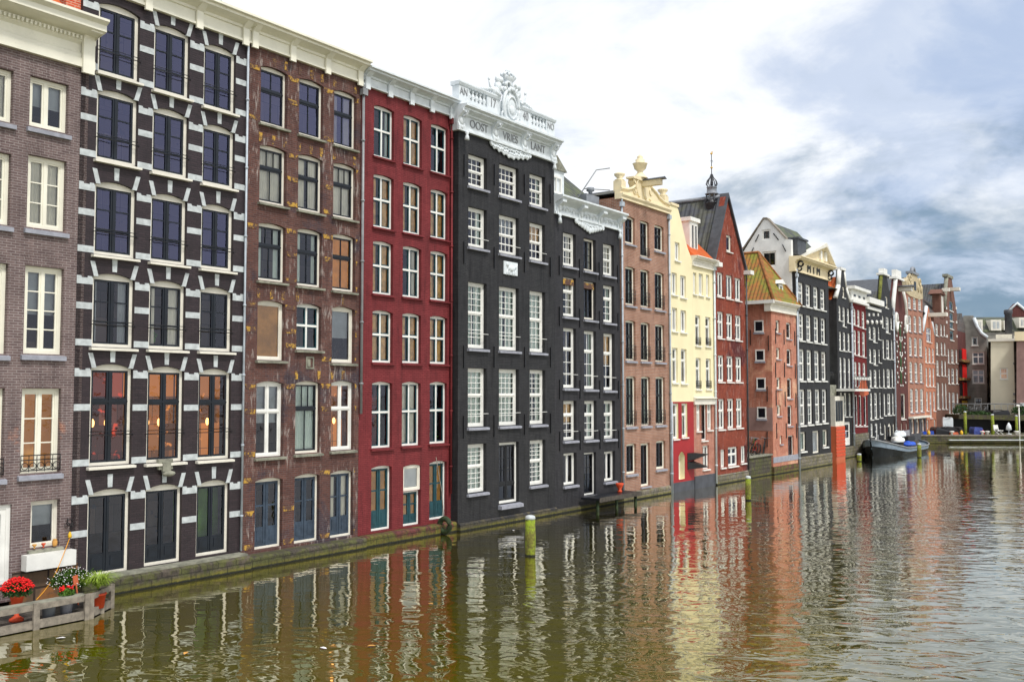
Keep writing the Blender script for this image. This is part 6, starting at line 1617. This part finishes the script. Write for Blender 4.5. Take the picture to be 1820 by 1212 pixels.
m = MB(); beam(m, (-4, vo+.12), (xe-.1, vo+.12), zr_-.02, zr_+.02, .14); m.build('shelf', 'oldstone', rt)
def world(x, y_): p = H1.o+H1.d*x+H1.inn*y_; return p
def pot(x, y_, z_, r, h_, mat, label, urn=False):
    p = world(x, y_); t_ = empty('potted_plant', (p.x, p.y, z_), 0, label, 'potted plant')
    m = MB()
    if urn: m.lathe((0, 0, 0), [(r*.9, 0), (r*.9, .05), (r*.3, .12), (r*.25, h_*.5), (r*.6, h_*.62), (r*.85, h_*.9), (r, h_)], 18)
    else: m.lathe((0, 0, 0), [(r*.75, 0), (r*.95, h_*.9), (r*1.05, h_*.9), (r*1.05, h_)], 18)
    m.build('pot', mat, t_); return t_
# red chrysanthemum in a tall red urn
gx, gy = loc(29, 1103, zd)
gy = max(gy, vo+.25)
t_ = pot(gx, gy, zd, .17, .58, 'terracotta', 'big dome of red flowers in a tall orange red urn on the timber terrace', True)
m = MB(); foliage(m, (0, 0, .64), .31, 1100, .045, .8); m.build('foliage', 'darkleaf', t_, fix=False)
m = MB()
for _ in range(420):
    th = random.random()*6.283; ph = math.acos(random.uniform(.15, 1)); rr = .33*random.uniform(.86, 1.1)
    c_ = Vector((rr*math.sin(ph)*math.cos(th), rr*math.sin(ph)*math.sin(th), .66+rr*.85*math.cos(ph)))
    s_ = random.uniform(.012, .028); m.ball(c_, s_, s_, s_*.7, 6, 3)
m.build('flowers', 'petalred', t_, fix=False)
gx, gy = loc(120, 1085, zd)
t_ = pot(gx+.15, gy+.15, zd, .2, .36, 'lead', 'bush of tiny white flowers at the back of the timber terrace')
m = MB(); foliage(m, (0, 0, .62), .44, 1700, .05, .7)
for _ in range(60):
    a = random.random()*6.28; m.tube([(0, 0, .4), (.3*math.cos(a), .3*math.sin(a), .7), (.5*math.cos(a), .5*math.sin(a), .62+random.random()*.35)], .004, 3); m.build('foliage', 'leafgreen', t_, fix=False)
m = MB()
for _ in range(260):
    th = random.random()*6.283; ph = math.acos(random.uniform(-.2, 1)); rr = .46*random.uniform(.75, 1.15); m.ball((rr*math.sin(ph)*math.cos(th), rr*math.sin(ph)*math.sin(th), .62+rr*.7*math.cos(ph)), .013, .013, .011, 5, 3)
m.build('flowers', 'petalwhite', t_, fix=False)
gx2, gy2 = loc(122, 1092, zd)
t_ = pot(gx2+.0, max(gy2, vo+.30), zd, .16, .40, 'bluestone', 'small pot of red geraniums behind the terrace rail')
m = MB(); foliage(m, (0, 0, .46), .18, 400, .04, .7); m.build('foliage', 'leafgreen', t_, fix=False)
m = MB()
for _ in range(7):
    a = random.random()*6.28; c_ = (.13*math.cos(a), .13*math.sin(a), .56+random.random()*.06)
    for q in range(9): m.ball((c_[0]+random.gauss(0, .025), c_[1]+random.gauss(0, .025), c_[2]+random.gauss(0, .02)), .022, .022, .018, 5, 3)
m.build('flowers', 'petalred', t_, fix=False)
gx3, gy3 = loc(182, 1080, zd)
t_ = pot(gx3-.05, gy3+.12, zd, .19, .34, 'terracotta', 'arching yellow green grass plant at the right end of the terrace')
m = MB()
for _ in range(420):
    a = random.random()*6.28; L0 = random.uniform(.30, .66); w_ = .016; d_ = Vector((math.cos(a), math.sin(a), 0)); sd = Vector((-d_.y, d_.x, 0))*w_; pr = None
    for k in range(6):
        f = k/5; p = d_*(L0*f**1.3)+Vector((0, 0, .42+.50*math.sin(f*2.1)*L0/.7-.1*f)); 
        if pr is not None: m.face([pr-sd*(1-f*.6), pr+sd*(1-f*.6), p+sd*(1-f), p-sd*(1-f)] if f < 1 else [pr-sd*.4, pr+sd*.4, p])
        pr = p
m.build('foliage', 'grassgreen', t_, fix=False)
t_ = pot(loc(90, 1098, zd)[0], max(loc(90, 1098, zd)[1], vo+.3), zd, .16, .28, 'lead', 'small pale grey zinc pot with trailing greens on the terrace')
m = MB(); foliage(m, (0, 0, .3), .16, 150, .04, .6); m.build('foliage', 'leafgreen', t_, fix=False)
p = world(*loc(134, 1088, zd)); m = MB(); m.box(-.01, .01, -.06, .06, 0, .22); m.box(-.012, .012, -.015, .015, -.5, 0); o = m.build('red_slate', 'orangered'); o.location = (p.x, p.y+.0, .78); o.rotation_euler = (.2, .1, -.6); tag(o, 'small orange red plant tag standing in the white flowering bush', 'plant tag')
# pots on the window sill of house 1
for k, (px, lab) in enumerate(((61, 'leftmost small brown bowl on the window ledge'), (77, 'middle small brown bowl on the window ledge'), (97, 'rightmost rough brown jug on the window ledge'))):
    x_, z_ = H1.uz(px, 976, -.05); p = H1.o+H1.d*x_-H1.inn*.05
    m = MB(); m.lathe((0, 0, 0), [(.045, 0), (.02, .03), (.03, .06), (.085, .13), (.08, .17), (.06, .17)] if k < 2 else [(.07, 0), (.1, .08), (.1, .2), (.07, .26), (.09, .28)], 12); o = m.build('bowl', 'terracotta' if k == 1 else 'board_ply'); o.location = (p.x, p.y, zgs+.005); o.scale = (.62, .62, .62); tag(o, lab, 'bowl', 'pots on the window ledge')
# lantern bell and yellow rope on house 1
x_, z_ = H1.uz(124, 955, -.1); p = H1.o+H1.d*x_-H1.inn*.1
t_ = empty('wall_bell', (p.x, p.y, z_), H1.ang, 'small yellow bell on a curly black bracket on the brown brick wall', 'bell')
m = MB(); m.lathe((0, 0, 0), [(.05, 0), (.045, .06), (.03, .12), (.01, .15)], 10); m.build('bell', 'yellowpaint', t_)
m = MB(); m.tube([(0, 0, .15), (0, 0, .3), (-.05, .05, .42), (0, .1, .48)], .012, 5); m.ring((0, .02, .38), .08, .01, 'y', 12); m.ring((-.07, .05, .3), .05, .008, 'y', 10); m.ring((.07, .05, .3), .05, .008, 'y', 10); m.build('bracket', 'blackpaint', t_)
g0 = world(loc(58, 1100, zd)[0], vo+.28)
m = MB(); pa = Vector((p.x, p.y, z_)); pts = []
for k in range(13):
    f = k/12; q_ = pa.lerp(Vector((g0.x, g0.y, .60)), f); q_.z -= .9*math.sin(f*math.pi)*.25; pts.append(q_)
m.tube(pts, .010, 5); tag(m.build('rope', 'rope'), 'thin yellow orange rope slung from the bell to the terrace rail', 'rope')
# floating leaves and gulls' feathers on the water
random.seed(11)
lv = MB()
for (px, py) in ((60, 1160), (165, 1172), (300, 1155), (330, 1070), (570, 1150), (915, 942), (870, 970), (1245, 1140), (1590, 1180), (760, 1080), (640, 1130), (1440, 1150)):
    pass
for k, (px, py) in enumerate(((330, 1162), (575, 1153), (661, 1149), (913, 943), (765, 1074), (108, 1135))):
    g_ = ground(px, py); m = MB(); pts = [(0, -.09, .0), (.04, -.03, .012), (.045, .04, .015), (0, .1, .005), (-.045, .04, .014), (-.04, -.03, .010)]
    m.face(pts); m.face([(a, b, c_+.006) for a, b, c_ in pts]); o = m.build('floating_leaf', 'petalwhite' if k % 2 else 'board_ply', fix=False); o.location = (g_.x, g_.y, .015); o.rotation_euler = (0, 0, k)
    tag(o, ['brown leaf floating nearest the bottom edge under the windows', 'white feather floating below the brown house reflection', 'orange leaf floating below the ochre reflections', 'white feather afloat left of the nearest mooring post', 'brown leaf floating before the dark red house', 'white feather floating beside the timber terrace'][k], 'leaf' if k % 2 == 0 else 'feather')
